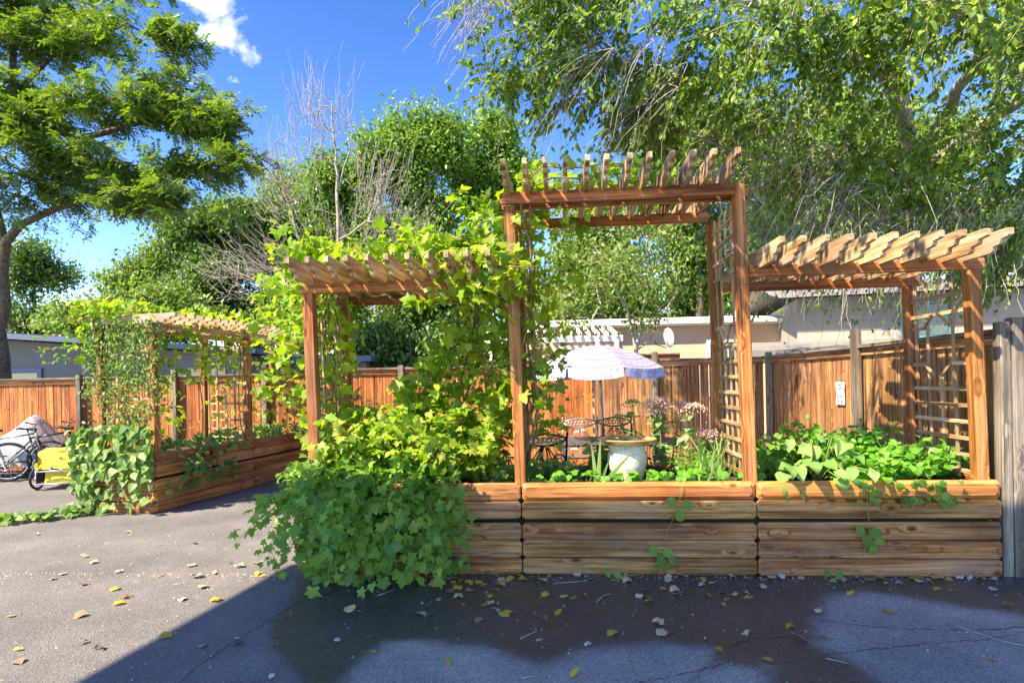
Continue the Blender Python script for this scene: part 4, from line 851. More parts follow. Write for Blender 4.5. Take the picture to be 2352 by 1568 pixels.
for (u0, wv, z0, zt, n) in ((-2.3, -.24, .75, .06, 44), (-2.05, -.3, .8, .04, 54), (-1.82, -.22, .7, .06, 40), (-2.55, -.14, .7, .04, 44), (-1.52, -.12, .62, .10, 34), (-2.2, -.14, .6, .03, 40), (-1.95, -.12, .6, .05, 36), (-2.42, -.3, .6, .03, 36), (-1.68, -.3, .55, .05, 30)):
    A = np.stack([rng.normal(u0, .10, n), wv + rng.normal(0, .07, n), rng.uniform(zt, z0, n)], 1); A[:, 1] = np.minimum(A[:, 1], -.03)
    leaves(sh, PF.arr(A), rand(n, .4)+arr([0, -.2, -1]), rand(n, .4)+arr([-.1, -1, .5]), rng.uniform(.06, .105, n), 'lobed', G_BUSH, 12); vstem(sh, [PF(u0, .05, .74), PF(u0, wv*.8, z0), PF(u0+.03, wv, zt)], .005, 'stem', 4)
# undergrowth climbing inside the left bay
ub = empty('bay_shrub', PF(-1.7, .5, .66), 'sunlit yellow-green shrub filling the left bay behind the spilling one', 'shrub')
arching(ub, lambda k: PF(rng.uniform(-2.6, -1.1), rng.uniform(.2, .8), .66), 110, lambda k: Vector((rng.normal(-.12, .42), rng.normal(-.28, .3), 1)).normalized(), lambda k: rng.uniform(.45, 1.0), 20, 'lobed', G_VINE, (.06, .105), 150, droop=.35, start=.2)
# ------------------------------------------------------------------ left planter: vines
lv = empty('grape_vine', LF(-.4, 2.5, .66), 'bright vine lying over the bleached rafters of the far left pergola', 'vine')
def vb(n, u, w_, z, up, zf=None):
    A = np.stack([rng.uniform(*u, n), rng.uniform(*w_, n), rng.uniform(*z, n)], 1)
    if zf: A[:, 2] = zf(A)
    return LF.arr(A), rand(n, .6)+arr([0, -.1, -.4]), rand(n, .45)+arr([-.3, -.5, up])
Bs = [vb(270, (-1.15, -.35), (-.15, .8), (2.42, 2.66), .8), vb(300, (-1.15, -.1), (1.1, 3.8), (2.44, 2.72), .8), vb(90, (-1.25, -.85), (-.1, .6), (1.9, 2.6), .3), vb(180, (-.25, .1), (.3, 1.9), (1.6, 2.45), .3), vb(130, (-.9, -.2), (1.2, 3.2), (.75, 2.3), .4), vb(60, (-.2, .1), (2.2, 3.7), (.8, 2.0), .4), vb(60, (-.9, -.6), (.5, 1.2), (.8, 1.7), .3)]
P, T, N = (np.concatenate([b[i] for b in Bs]) for i in range(3)); leaves(lv, P, T, N, rng.uniform(.07, .13, len(P))*.85, 'lobed', G_VINE, 200)
for k in range(7):
    u0, w0 = [(-.1, .15), (-.86, .2), (-.1, 1.8), (-.8, 1.9), (-.5, .1), (-.1, 2.6), (-.15, 1.0)][k]; vstem(lv, [LF(u0+rng.normal(0, .03), w0+rng.normal(0, .03), .66+.3*i) for i in range(6)], .009)
cl = empty('clematis', LF(-.45, .05, .66), 'fine-leaved climber curtaining the end lattice of the left planter', 'climber')
n = 3600; A = np.stack([rng.uniform(-1.02, .06, n), rng.normal(.06, .09, n), 1.05 + 1.35*rng.uniform(0, 1, n)**.8], 1)
keep = (np.sin(A[:, 0]*9+A[:, 2]*5) + np.sin(A[:, 2]*11-A[:, 0]*4) + 1.5*(A[:, 2]-1.45) > rng.normal(-1.0, .6, n)); A = A[keep]; n = len(A)
leaves(cl, LF.arr(A), rand(n, .7)+arr([0, 0, -.5]), rand(n, .5)+arr([-.2, -.8, .3]), rng.uniform(.03, .065, n), 'oval', G_CLEM, 200)
for k in range(9):
    u0 = -.9+.11*k; vstem(cl, [LF(u0+rng.normal(0, .05), .03+rng.normal(0, .03), .66+.28*i) for i in range(7)], .005)
# sprays reaching out left
for k in range(4):
    a = LF(-.95, .05, 1.85+.16*k); vstem(cl, [a, a+Vector((-.25, -.05, .08)), a+Vector((-.55-.1*k, -.1, .0))], .004); m_ = 16; Q = np.array([a + Vector((-.65*f, -.1*f, .08*math.sin(3*f))) for f in rng.uniform(.1, 1, m_)]) + rand(m_, .03)
    leaves(cl, Q, rand(m_, .6), rand(m_, .4)+arr([0, -.6, .6]), rng.uniform(.05, .08, m_), 'oval', G_BRIGHT, 16)
sp = empty('trailing_plant', LF(-.5, -.1, .5), 'round-leaved trailing plant over the end boards of the left planter', 'plant')
n = 520; A = np.stack([rng.uniform(-1.12, .05, n), 0*np.zeros(n), rng.uniform(.05, 1.08, n)], 1); A[:, 1] = -.06 - .10*rng.uniform(0, 1, n); dens = np.where(A[:, 2] < .45, .18 + .8*(A[:, 0] < -.75), 1.); A = A[rng.uniform(0, 1, n) < dens]; n = len(A)
leaves(sp, LF.arr(A), rand(n, .5)+arr([0, -.3, -.7]), rand(n, .4)+arr([-.1, -.9, .6]), rng.uniform(.07, .125, n), 'heart', G_CLEM, 200)
for k in range(6): u0 = -1.0+.17*k; vstem(sp, [LF(u0, .02, .74), LF(u0-.05, -.08, .6), LF(u0+.08, -.07, .3), LF(u0-.02, -.1, .02)], .006)
n = 130; f = rng.uniform(0, 1, n); Q = np.stack([-5.15 - .95*f + rng.normal(0, .05, n), 7.28 - .62*f + rng.normal(0, .07, n), .03+rng.uniform(0, .10, n)*(1-.6*f)], 1)
gr = empty('creeping_runner', (-5.6, 7.0, 0), 'creeping leafy runner lying on the asphalt beside the left planter', 'plant'); leaves(gr, Q, rand(n, .6), rand(n, .35)+arr([0, -.4, 1]), rng.uniform(.06, .10, n), 'heart', G_CLEM, 90); vstem(gr, [(-5.1, 7.3, .02), (-5.5, 7.05, .02), (-6.1, 6.66, .015)], .006)
gl = empty('hanging_plant', LF(-.1, .8, .66), 'dark trailing leaves over the shaded long side of the left planter', 'plant')
n = 300; A = np.stack([rng.uniform(-.8, .05, n), rng.uniform(.15, 3.6, n), rng.uniform(.68, .88, n)], 1); B_ = np.stack([rng.uniform(.03, .12, 90), rng.choice([.45, .6, 1.0, 1.3], 90)+rng.normal(0, .12, 90), rng.uniform(.25, .7, 90)], 1); A = np.concatenate([A, B_]); n = len(A)
leaves(gl, LF.arr(A), rand(n, .5)+arr([.2, -.2, -.5]), rand(n, .4)+arr([.2, -.5, .9]), rng.uniform(.06, .11, n), 'heart', G_CLEM, 150)

# ------------------------------------------------------------------ middle bay
for k, (u, wv, n_, s_) in enumerate(((-.80, .16, 7, .09), (-.60, .14, 9, .10), (-.42, .16, 8, .105), (-.02, .12, 8, .11), (-.19, .15, 9, .115), (.16, .13, 9, .115), (.36, .17, 10, .115), (.56, .20, 9, .11), (.72, .15, 8, .11))):
    word = ['at the left post', 'left of the sword leaves', 'under the sword leaves', 'in front of the bird bath', 'left of the bird bath foot', 'right of the bird bath foot', 'below the pink sedum', 'left of the grassy clump', 'beside the right post'][k]
    t = empty('strawberry_plant', PF(u, wv, .66), 'low strawberry plant ' + word + ' in the middle bay', 'strawberry', 'strawberries along the front of the middle bay')
    A = np.stack([u + rng.normal(0, .075, n_), wv + rng.normal(0, .05, n_), .74 + rng.uniform(-.04, .05, n_)], 1); leaves(t, PF.arr(A), rand(n_, .5)+arr([0, -.7, -.1]), rand(n_, .25)+arr([0, -.45, 1]), rng.uniform(.75, 1.1, n_)*s_*.8, 'trefoil', G_BRIGHT, 12)
    for a in A[:5]: vstem(t, [PF(u, wv, .655), PF(a[0], a[1], a[2])], .003, 'stem', 4)
def blade(thing, base, d, Lh, wd, mat, bend=.3):
    V = []; n = 7; side = d.cross(Vector((0, 1, 0))); side = side.normalized() if side.length > .1 else Vector((1, 0, 0))
    for i in range(n+1):
        f = i/n; c = base + d*Lh*f + Vector((d.x, d.y, 0))*bend*Lh*f*f - Vector((0, 0, bend*.5*Lh*f*f)); w_ = wd*(1-f**2.2)*.5 + .001; V += [c-side*w_, c+Vector((0, -.12*w_, 0)), c+side*w_]
    m = MB(); m.poly(V, [(i*3+j, i*3+j+1, i*3+j+4, i*3+j+3) for i in range(n) for j in range(2)]); m.build('blade', mat, thing, I4, True)
ir = empty('iris_plant', PF(-.32, .2, .66), 'three pale green sword leaves left of the bird bath', 'iris')
for d, Lh in (((-.10, 0, 1), .36), ((.06, 0, 1), .40), ((.62, -.1, .8), .40), ((.2, .1, .5), .22)): blade(ir, PF(-.33+.06*d[0], .2, .66), Vector(d).normalized(), Lh, .034, G_BLADE, .08)
gc = empty('grass_clump', PF(-.55, .62, .66), 'dark fine grass clump by the near chair', 'grass')
for k in range(46): a = rng.uniform(0, 6.28); blade(gc, PF(-.55+rng.normal(0, .06), .6+rng.normal(0, .05), .66), Vector((math.cos(a)*.5, math.sin(a)*.4, 1)).normalized(), rng.uniform(.18, .34), .007, G_CLEM, .7)
dl = empty('daylily_clump', PF(.66, .32, .66), 'tall arching grassy leaves by the right tall post', 'daylily')
for k in range(34): a = rng.uniform(0, 6.28); blade(dl, PF(.62+rng.normal(0, .06), .35+rng.normal(0, .1), .66), Vector((math.cos(a)*.32, math.sin(a)*.3, 1)).normalized(), rng.uniform(.25, .62), .014, G_BLADE, .35)
def sedum(name, u, wv, h, n_stem, label, heads=True, pink=True):
    t = empty(name, PF(u, wv, .66), label, 'sedum'); 
    for k in range(n_stem):
        du, dw = rng.normal(0, .10, 2)*(h/.6); b = PF(u+du*.3, wv+dw*.3, .66); tp = PF(u+du, wv+dw, .66+h*rng.uniform(.75, 1)); mid = b.lerp(tp, .5)+Vector((0, 0, .02)); vstem(t, [b, mid, tp], [.008, .007, .005], 'stem', 5)
        n_ = 26; f = rng.uniform(.15, .93, n_); Q = np.array([b.lerp(tp, x) for x in f]); a = rng.uniform(0, 6.28, n_); D = np.stack([np.cos(a), np.sin(a), rng.uniform(-.5, .25, n_)], 1); leaves(t, Q, D, rand(n_, .2)+arr([0, 0, 1])+D*-.2, rng.uniform(.07, .115, n_)*min(1, h/.5), 'oval', G_SEDUM, 12)
        if heads:
            n_ = 230; Q = np.array(tp)[None] + np.stack([rng.normal(0, .055, n_), rng.normal(0, .055, n_), np.zeros(n_)], 1); r2 = ((Q-np.array(tp))[:, :2]**2).sum(1); Q[:, 2] += .03 - r2*4 + rng.normal(0, .008, n_)
            V, F = scatter(Q, rand(n_, 1.)+arr([0, 0, .6]), rand(n_)+arr([0, -.4, 1]), rng.uniform(.012, .020, n_), tmpl_simple(.4, .1)); tag(ob('flower_head', np_mesh('flower_head', V, F, G_PINK if pink else G_SEDUM, rnd=np.repeat(rng.uniform(0, 1, n_), 4)), I4, t), kind='stuff')
sedum('sedum_plant', .30, .72, .74, 6, 'tall sedum with flat dusty pink flower heads right of the bird bath')
sedum('sedum_plant', .12, .86, .66, 2, 'short dark sedum between the bird bath and the pink one', pink=False)
sedum('sedum_plant', .70, .78, .42, 4, 'low pink sedum against the right lattice of the tall arch')
def herb(name, u, wv, h, n_stem, per, label, cat, kind, mat, size, spread=.12, n_ind=60, group=None):
    t = empty(name, PF(u, wv, .66), label, cat, group); arching(t, lambda k: PF(u+rng.normal(0, spread*.5), wv+rng.normal(0, spread*.4), .66), n_stem, lambda k: Vector((rng.normal(0, spread*3), rng.normal(-.08, spread*2.6), 1)).normalized(), lambda k: h*rng.uniform(.6, 1), per, kind, mat, size, n_ind, droop=.6, start=.12, r=.005); return t
herb('leafy_herb', .48, .55, .34, 16, 12, 'bushy small-leaved herb between the sedum and the grassy clump', 'herb', 'oval', G_BRIGHT, (.04, .07), .14)
herb('leafy_herb', -.20, .80, .40, 10, 10, 'dark rounded herb behind the bird bath left side', 'herb', 'heart', G_CLEM, (.06, .09), .12)
herb('leafy_herb', -.78, .40, .26, 12, 10, 'small dark herb tucked behind the left tall post', 'herb', 'heart', G_CLEM, (.05, .08), .1)
herb('leafy_herb', .10, .86, .36, 10, 10, 'small-leaved herb right behind the bird bath', 'herb', 'oval', G_CLEM, (.04, .06), .16)
herb('leafy_herb', -1.1, .25, .22, 12, 10, 'low herb in the left bay just left of the tall post', 'herb', 'jag', G_CLEM, (.05, .08), .12)
# ------------------------------------------------------------------ right bay
BG = 'leafy vegetables in the right bay'
for k, (u, wv, h, ns, per, lab, kind, mat, size, spr) in enumerate((
    (1.10, .45, .55, 16, 13, 'dark green leafy plant just right of the right tall post', 'jag', G_BUSH, (.06, .10), .13),
    (1.34, .62, .66, 9, 13, 'tallest leafy stalk at the back left of the right bay', 'jag', G_BRIGHT, (.06, .10), .10),
    (1.62, .55, .52, 22, 13, 'bright green bushy plant behind the big pale leaves', 'jag', G_BRIGHT, (.06, .10), .16),
    (1.98, .50, .60, 26, 14, 'tall bright bushy plant in the middle of the right bay', 'jag', G_BRIGHT, (.06, .10), .18),
    (2.22, .35, .42, 18, 12, 'bright bushy plant leaning over the oiled front board', 'jag', G_BRIGHT, (.06, .09), .15),
    (2.40, .40, .38, 14, 12, 'small leafy plant by the lattice at the right end', 'oval', G_BRIGHT, (.055, .085), .10),
    (1.86, .20, .30, 18, 11, 'low glossy plant spilling at the middle of the right bay', 'jag', G_BRIGHT, (.06, .09), .17))):
    herb('leafy_plant', u, wv, h, ns, per, lab, 'plant', kind, mat, size, spr, 90, BG)
sq = empty('squash_plant', PF(1.42, .2, .66), 'plant with big pale heart leaves flopping over the board at right', 'squash')
n = 30; A = np.stack([rng.uniform(1.08, 1.72, n), rng.uniform(-.06, .32, n), rng.uniform(.74, 1.05, n)], 1); A[:, 2] -= .15*(A[:, 1] < .02)
leaves(sq, PF.arr(A), rand(n, .45)+arr([0, -.5, -.6]), rand(n, .35)+arr([-.1, -.8, .7]), rng.uniform(.08, .15, n), 'heart', G_PALE, 40)
for a in A[:14]: vstem(sq, [PF(1.42, .25, .66), PF((a[0]+1.42)/2, a[1]*.5+.15, a[2]+.04), PF(*a)], .005, 'stem', 5)
def runner(label, pts, spots):
    t = empty('strawberry_runner', pts[0], label, 'runner'); vstem(t, pts, .0035, 'stem', 5)
    for c, s_ in spots:
        Q = np.array([Vector(c)+Vector((x*s_*.6, -.01, z*s_*.6)) for x, z in ((-.5, .2), (.5, .1), (0, -.5))]); leaves(t, Q, np.array([(-.6, -.1, .5), (.7, -.1, .2), (.1, -.1, -1)]), np.tile([-.1, -1, .5], (3, 1)).astype(float), np.full(3, s_), 'round', G_BUSH, 3)
runner('thin strawberry runner trailing down the right bay boards to the asphalt', [PF(1.66, -.02, .70), PF(1.665, -.025, .50), PF(1.67, -.03, .30), PF(1.60, -.05, .17), PF(1.50, -.08, .06), PF(1.38, -.1, .02)], [(PF(1.65, -.03, .33), .075), (PF(1.68, -.035, .27), .07), (PF(1.36, -.1, .04), .06)])
runner('strawberry runner hanging down the middle bay boards', [PF(.30, -.02, .70), PF(.27, -.03, .55), PF(.18, -.03, .35), PF(.15, -.04, .17), PF(0, -.07, .04), PF(-.28, -.1, .02)], [(PF(.27, -.03, .54), .085), (PF(.12, -.04, .18), .075), (PF(.16, -.045, .13), .06), (PF(-.25, -.1, .03), .05)])
n = 46; A = np.stack([rng.uniform(1.55, 2.3, n), rng.uniform(-.07, -.03, n), rng.uniform(.58, .76, n)], 1)
tl = empty('trailing_plant', PF(1.95, 0, .7), 'dark leaves trailing over the oiled front board of the right bay', 'plant'); leaves(tl, PF.arr(A), rand(n, .4)+arr([0, -.2, -.9]), rand(n, .3)+arr([-.1, -1, .4]), rng.uniform(.045, .08, n), 'jag', G_BUSH, 60)

# ------------------------------------------------------------------ trees
def sample_ell(e, shell=.5):
    cx, cy, cz, rx, ry, rz, n = e; d = norm(rand(n)); r = rng.uniform(0, 1, n)**shell; return d*r[:, None]*arr([rx, ry, rz]) + arr([cx, cy, cz])
def clump(ells, n=9, k=(.34, .52), fl=.8):
    """break each smooth blob into smaller clumps spread over it, so outlines are lobed and gaps show"""
    out = []
    for cx, cy, cz, rx, ry, rz, cnt in ells:
        d = norm(rand(n)); r = rng.uniform(.45, 1.0, n)
        for i in range(n):
            s_ = rng.uniform(*k); out.append((cx+d[i, 0]*rx*r[i]*.8, cy+d[i, 1]*ry*r[i]*.8, cz+d[i, 2]*rz*r[i]*.85, rx*s_, ry*s_, rz*s_*fl, max(2, int(cnt/n*rng.uniform(.6, 1.4)))))
    return out
def twigs(P, D, Lh, seg=5, g=.5):
    """drooping twig paths: (n, seg+1, 3)"""
    f = np.linspace(0, 1, seg+1)[None, :, None]; D = norm(D)[:, None]; Lh = Lh[:, None, None]; w_ = rng.normal(0, .03, (len(P), seg+1, 3))*f
    return P[:, None] + D*Lh*f + w_*Lh + arr([0, 0, -1.])*g*Lh*f*f*.5
def twig_wood(name, W, r0, mat, thing):
    n, k, _ = W.shape; A = W.reshape(-1, 3); par = np.arange(n*k)-1; par[::k] = -1; r = np.tile(np.linspace(r0, r0*.4, k), n); return wood_mesh(name, A, par, r, mat, thing)
def skeleton(limbs, pts, seg=.5, wob=.06, sag=0., curl=0.):
    pos, par, lr = [], [], []
    for li, (poly, r0, r1) in enumerate(limbs):
        Pn = [Vector(p) for p in poly]; tot = sum((Pn[i+1]-Pn[i]).length for i in range(len(Pn)-1)); acc = 0
        if li == 0: pos.append(Pn[0]); par.append(-1); lr.append(r0); last = 0
        else: last = int(np.argmin([(q-Pn[0]).length for q in pos]))
        for i in range(len(Pn)-1):
            n = max(1, int((Pn[i+1]-Pn[i]).length/seg))
            for k in range(1, n+1):
                f = k/n; p = Pn[i].lerp(Pn[i+1], f) + Vector(rng.normal(0, wob*.5, 3))*(1 if k < n else .3); acc += (Pn[i+1]-Pn[i]).length/n
                pos.append(p); par.append(last); lr.append(r0 + (r1-r0)*min(1, acc/tot)); last = len(pos)-1
    cap = len(pos) + len(pts)*4 + 10; A = np.zeros((cap, 3)); A[:len(pos)] = [tuple(p) for p in pos]; cnt = len(pos); tips = []
    if len(pts):
        d0 = np.min(np.linalg.norm(pts[:, None]-A[None, :cnt], axis=2), axis=1); pts = pts[np.argsort(d0)]
    for p in pts:
        dd = np.linalg.norm(A[:cnt]-p, axis=1); j = int(np.argmin(dd)); a = A[j]; dl = dd[j]; n = 1 if dl < seg*.8 else 2 if dl < seg*1.8 else 3
        last = j; bend = rng.normal(0, .12, 3)*dl + arr([0, 0, sag*dl])
        for k in range(1, n+1):
            f = k/n; q = a + (p-a)*f + bend*math.sin(math.pi*f) + arr([0, 0, curl*dl*f*f]); A[cnt] = q; par.append(last); lr.append(0); last = cnt; cnt += 1
        tips.append(last)
    return A[:cnt], np.array(par), np.array(lr), np.array(tips, int)
def radii(par, lr, tip=.006, p=2.5):
    n = len(par); acc = np.zeros(n); r = np.zeros(n)
    for i in range(n-1, -1, -1):
        r[i] = max(tip, acc[i]**(1/p), lr[i])
        if par[i] >= 0: acc[par[i]] += min(r[i], .5)**p if lr[i] == 0 else 0
    return r
def wood_mesh(name, A, par, r, mat, thing, kids=None):
    V, F4, F3 = [], [], []; b = 0; E = np.array([i for i in range(len(par)) if par[i] >= 0]); pa = A[par[E]]; pb = A[E]; d = norm(pb-pa); o = np.where(np.abs(d[:, 2:3]) < .9, arr([[0, 0, 1.]]), arr([[1., 0, 0]])); x = norm(np.cross(d, o)); y = np.cross(d, x)
    r1 = r[E]; r0 = np.minimum(r[par[E]], r1*1.3)
    for k, sel in ((7, r1 > .03), (4, (r1 <= .03) & (r1 > .008)), (3, r1 <= .008)):
        idx = np.where(sel)[0]
        if not len(idx): continue
        t_ = np.arange(k)*2*np.pi/k; c, s_ = np.cos(t_)[None, :, None], np.sin(t_)[None, :, None]; ring = x[idx, None]*c + y[idx, None]*s_
        a = pa[idx, None] + ring*r0[idx, None, None]; e = pb[idx, None] + d[idx, None]*(r1[idx, None, None]*.3) + ring*r1[idx, None, None]
        V.append(np.concatenate([a, e], 1).reshape(-1, 3)); base = b + np.arange(len(idx))[:, None]*2*k; kk = np.arange(k)[None]; F4.append(np.stack([base+kk, base+(kk+1) % k, base+k+(kk+1) % k, base+k+kk], 2).reshape(-1, 4)); b += len(idx)*2*k
    return ob(name, np_mesh(name, np.concatenate(V), np.concatenate(F4), mat, True), I4, thing)
def crown(thing, P, kind_tm, mat, size, flat=.35, tip=arr([0, 0, -.5]), name='crown'):
    n = len(P); V, F = scatter(P, rand(n, .7)+tip, rand(n, flat)+arr([-.15, -.25, .75]), rng.uniform(*size, n), kind_tm); tag(ob(name, np_mesh(name, V, F, mat, rnd=np.repeat(rng.uniform(0, 1, n), len(kind_tm[0]))), I4, thing), kind='stuff')
def tree(name, label, limbs, ells, tm, mat, size, per, spread, bark='bark', group=None, bare=(), tip_r=.006, seg=.5, sag=0., curl=0., flat=.5, extra=None, sp2=None):
    base = limbs[0][0][0]; t = empty(name, base, label, 'tree', group); pts = np.concatenate([sample_ell(e) for e in ells]) if ells else np.zeros((0, 3)); nl = len(pts)
    bpts = np.concatenate([sample_ell(e) for e in bare]) if len(bare) else np.zeros((0, 3)); A, par, lr, tips = skeleton(limbs, np.concatenate([pts, bpts]), seg, sag=sag, curl=curl); r = radii(par, lr, tip_r); wood_mesh('trunk', A, par, r, M[bark], t)
    if nl:
        P = np.repeat(pts, per, 0); k = len(P); par_dir = rng.normal(0, 1, (nl, 3)); P = P + rng.normal(0, 1, (k, 3))*arr(spread) + np.repeat(norm(par_dir), per, 0)*rng.uniform(-1, 1, (k, 1))*np.mean(spread)*.8
        if extra is not None: P = P[extra(P)]
        crown(t, P, tm, mat, size, flat)
    return t
FT = 'trees behind the houses'
T_LOC = leafmat('locust_leaf', [(.07, .15, .03), (.11, .20, .04), (.16, .26, .05), (.21, .30, .06), (.09, .17, .04)], trans=.4)
T_DARK = leafmat('dark_tree_leaf', [(.07, .15, .04), (.10, .19, .045), (.14, .24, .05)], trans=.3)
T_ASH = leafmat('ash_leaf', [(.10, .21, .04), (.14, .27, .045), (.19, .33, .055), (.11, .23, .045)], trans=.38)
T_MID = leafmat('mid_tree_leaf', [(.09, .18, .05), (.13, .22, .055), (.18, .28, .065), (.22, .30, .08)], trans=.38)
T_ELM = leafmat('elm_leaf', [(.08, .17, .02), (.13, .24, .03), (.18, .31, .04), (.26, .38, .05), (.10, .20, .03), (.09, .18, .05)], trans=.42)
# honey locust at left
loc_limbs = [
    ([(-10.85, 12.6, 0), (-10.75, 12.5, 2.2), (-10.65, 12.5, 4.6)], .18, .13), ([(-10.65, 12.5, 4.6), (-10.2, 12.4, 5.0), (-9.3, 12.2, 5.25), (-8.0, 12, 5.6), (-6.4, 11.8, 5.9)], .085, .02),
    ([(-9.4, 12.2, 5.25), (-9.3, 12.2, 6.0), (-8.6, 12, 6.6), (-6.6, 11.8, 7.0), (-5.4, 11.7, 7.2)], .09, .02), ([(-10.65, 12.5, 4.6), (-10.9, 12.4, 6.4), (-10.2, 12.3, 7.6), (-9.3, 12.2, 8.4), (-7.6, 12, 8.9)], .09, .02), ([(-10.2, 12.3, 7.6), (-10.1, 12.2, 9.2), (-9.5, 12.1, 10.4)], .08, .02)]
loc = empty('locust_tree', loc_limbs[0][0][0], 'feathery locust tree spreading over the upper left sky', 'tree')
pts = np.concatenate([sample_ell(e) for e in clump([(-9.4, 12, 8.75, 2.6, 1.6, .85, 200), (-7.4, 11.9, 8.6, 1.1, 1.0, .5, 60), (-9.2, 12, 7.2, 2.0, 1.6, .6, 130), (-6.2, 11.8, 6.9, 1.35, 1.0, .55, 110), (-7.6, 11.9, 7.1, 1.2, 1., .35, 55), (-7.7, 11.8, 5.95, 1.5, 1.1, .32, 80), (-9.9, 12, 6.2, 1.2, 1.3, .5, 80), (-9.9, 12.2, 10.4, 2.8, 2, .9, 150), (-5.7, 11.7, 5.9, .9, .8, .3, 40), (-7.0, 11.8, 5.2, 1.6, .9, .3, 60), (-8.6, 12, 5.9, 1.3, 1.2, .5, 90), (-10.5, 11.9, 7.0, 1.5, 1.3, .8, 150), (-9.9, 12, 5.6, 1.0, 1.2, .4, 60), (-10.6, 12.2, 9.4, 1.6, 1.4, .9, 90), (-6.9, 11.8, 7.5, .9, .8, .3, 24)], 13, (.26, .44), .8)])
A, par, lr, tips = skeleton(loc_limbs, pts, .5, sag=.05); wood_mesh('trunk', A, par, radii(par, lr, .006), M['bark'], loc)
def sprays(thing, pts, per, out, size, tm, mat, ln, g, bark, name='crown', r=.005):
    W = twigs(pts, rand(len(pts), .4)*arr([1, 1, .5])+out, rng.uniform(*ln, len(pts)), 5, g); tag(twig_wood('twig_growth', W, r, M[bark], thing), kind='stuff')
    n = len(pts)*per; i_ = np.repeat(np.arange(len(pts)), per); f = rng.uniform(.1, 1, n)*5; k = np.minimum(f.astype(int), 4); a, b = W[i_, k], W[i_, k+1]; ax_ = norm(b-a); sd = rand(n)*arr([1, 1, .35]); sd = norm(sd-ax_*np.sum(sd*ax_, 1)[:, None]); P = a+(b-a)*(f-k)[:, None]
    V, F = scatter(P, ax_*.55+sd*.8+arr([0, 0, -.25]), rand(n, .35)+arr([-.1, -.3, .9]), rng.uniform(*size, n), tm); tag(ob(name, np_mesh(name, V, F, mat, rnd=np.repeat(rng.uniform(0, 1, n), len(tm[0]))), I4, thing), kind='stuff')
o_ = norm((pts - arr([-10.6, 12.4, 6.5]))*arr([1, 1, .3])); sprays(loc, pts, 11, o_*.9, (.17, .30), tmpl_frond(6), T_LOC, (.35, .8), .55, 'bark')
# background trees: base, crown blobs
def bgtree(name, label, x, y, ells, mat, per=64, size=(.14, .25), spread=(.30, .30, .22), rt=.22, tm=None):
    ells = clump(ells, 10)
    zt = max(e[2] for e in ells); tree(name, label, [([(x, y, 0), (x+.1, y, zt*.5), (x, y, zt)], rt, .04)], ells, tm or tmpl_simple(.26, .1), mat, size, per, spread, group=FT, tip_r=.008, seg=1.)
bgtree('broadleaf_tree', 'dark green tree low at the far left behind the locust trunk', -22.5, 28, [(-22.6, 28, 5.6, 2.0, 2, 2.6, 150), (-22.2, 28, 7.6, 1.4, 1.4, 1.4, 50)], T_DARK)
bgtree('broadleaf_tree', 'olive green tree just right of the sky gap at left', -15.6, 25, [(-15.6, 25, 5.2, 1.7, 1.6, 1.5, 110), (-15.0, 25, 6.8, 1.3, 1.4, 1.1, 60), (-16.4, 25, 3.4, 1.6, 1.4, 1.2, 70)], T_MID)
bgtree('broadleaf_tree', 'dense dark tree above the left pergola', -11.0, 23, [(-11.6, 23, 5.2, 2.4, 1.8, 1.8, 190), (-10.2, 23, 7.4, 2.2, 1.8, 1.6, 150), (-12.6, 23, 7.6, 1.6, 1.5, 1.2, 80), (-9.4, 23, 4.2, 2.2, 1.8, 1.8, 150)], T_DARK)
bgtree('broadleaf_tree', 'mid green tree right of the dense dark one', -7.6, 24, [(-7.9, 24, 6.6, 1.8, 1.6, 2.2, 150), (-7.4, 24, 8.8, 1.3, 1.2, 1.2, 60), (-6.8, 24, 4.2, 2.0, 1.6, 1.6, 100)], T_MID)
bgtree('broadleaf_tree', 'tall green tree filling the sky between the locust and the bare tree', -9.6, 27, [(-9.8, 27, 9.6, 2.2, 1.6, 2.0, 170), (-8.2, 27, 8.2, 1.8, 1.6, 2.0, 140), (-11.8, 27, 8.0, 1.8, 1.5, 1.8, 120)], T_ASH)
bgtree('broadleaf_tree', 'low olive tree over the grey house roof at left', -13.2, 19.5, [(-13.4, 19.5, 3.6, 1.6, 1.2, 1.0, 90), (-11.6, 19.5, 3.9, 1.6, 1.2, 1.1, 90)], T_MID)
bgtree('broadleaf_tree', 'green tree behind the left low pergola rafters', -5.2, 19.5, [(-6.2, 19.5, 4.2, 1.5, 1.2, 1.3, 90), (-3.6, 19.5, 4.0, 1.7, 1.2, 1.3, 100), (-1.6, 19.5, 4.2, 1.4, 1.2, 1.5, 90)], T_MID)
bgtree('ash_tree', 'bright ash tree with upright clumps behind the bare tree', -4.3, 22, [(-4.7, 22, 10.0, 1.1, 1.0, 1.7, 90), (-3.5, 22, 9.6, .9, .9, 1.6, 70), (-2.7, 22, 10.4, 1.05, .9, 1.4, 75), (-6.3, 22, 8.7, 1.5, 1.2, 1.6, 105), (-3.8, 22, 7.6, 1.9, 1.6, 1.7, 170), (-5.3, 22, 6.2, 2.0, 1.6, 1.8, 140), (-3.0, 22, 5.2, 1.4, 1.4, 1.8, 110)], T_ASH, spread=(.26, .26, .3))
bgtree('ash_tree', 'slim ash tree just left of the tall arch', -.2, 24, [(-.4, 24, 11.4, 1.15, 1.0, 1.5, 80), (-1.2, 24, 9.4, 1.2, 1.0, 1.7, 95), (.2, 24, 9.4, 1.1, 1.1, 1.7, 95), (-.4, 24, 7.0, 1.2, 1.2, 1.8, 105)], T_ASH, spread=(.26, .26, .3))
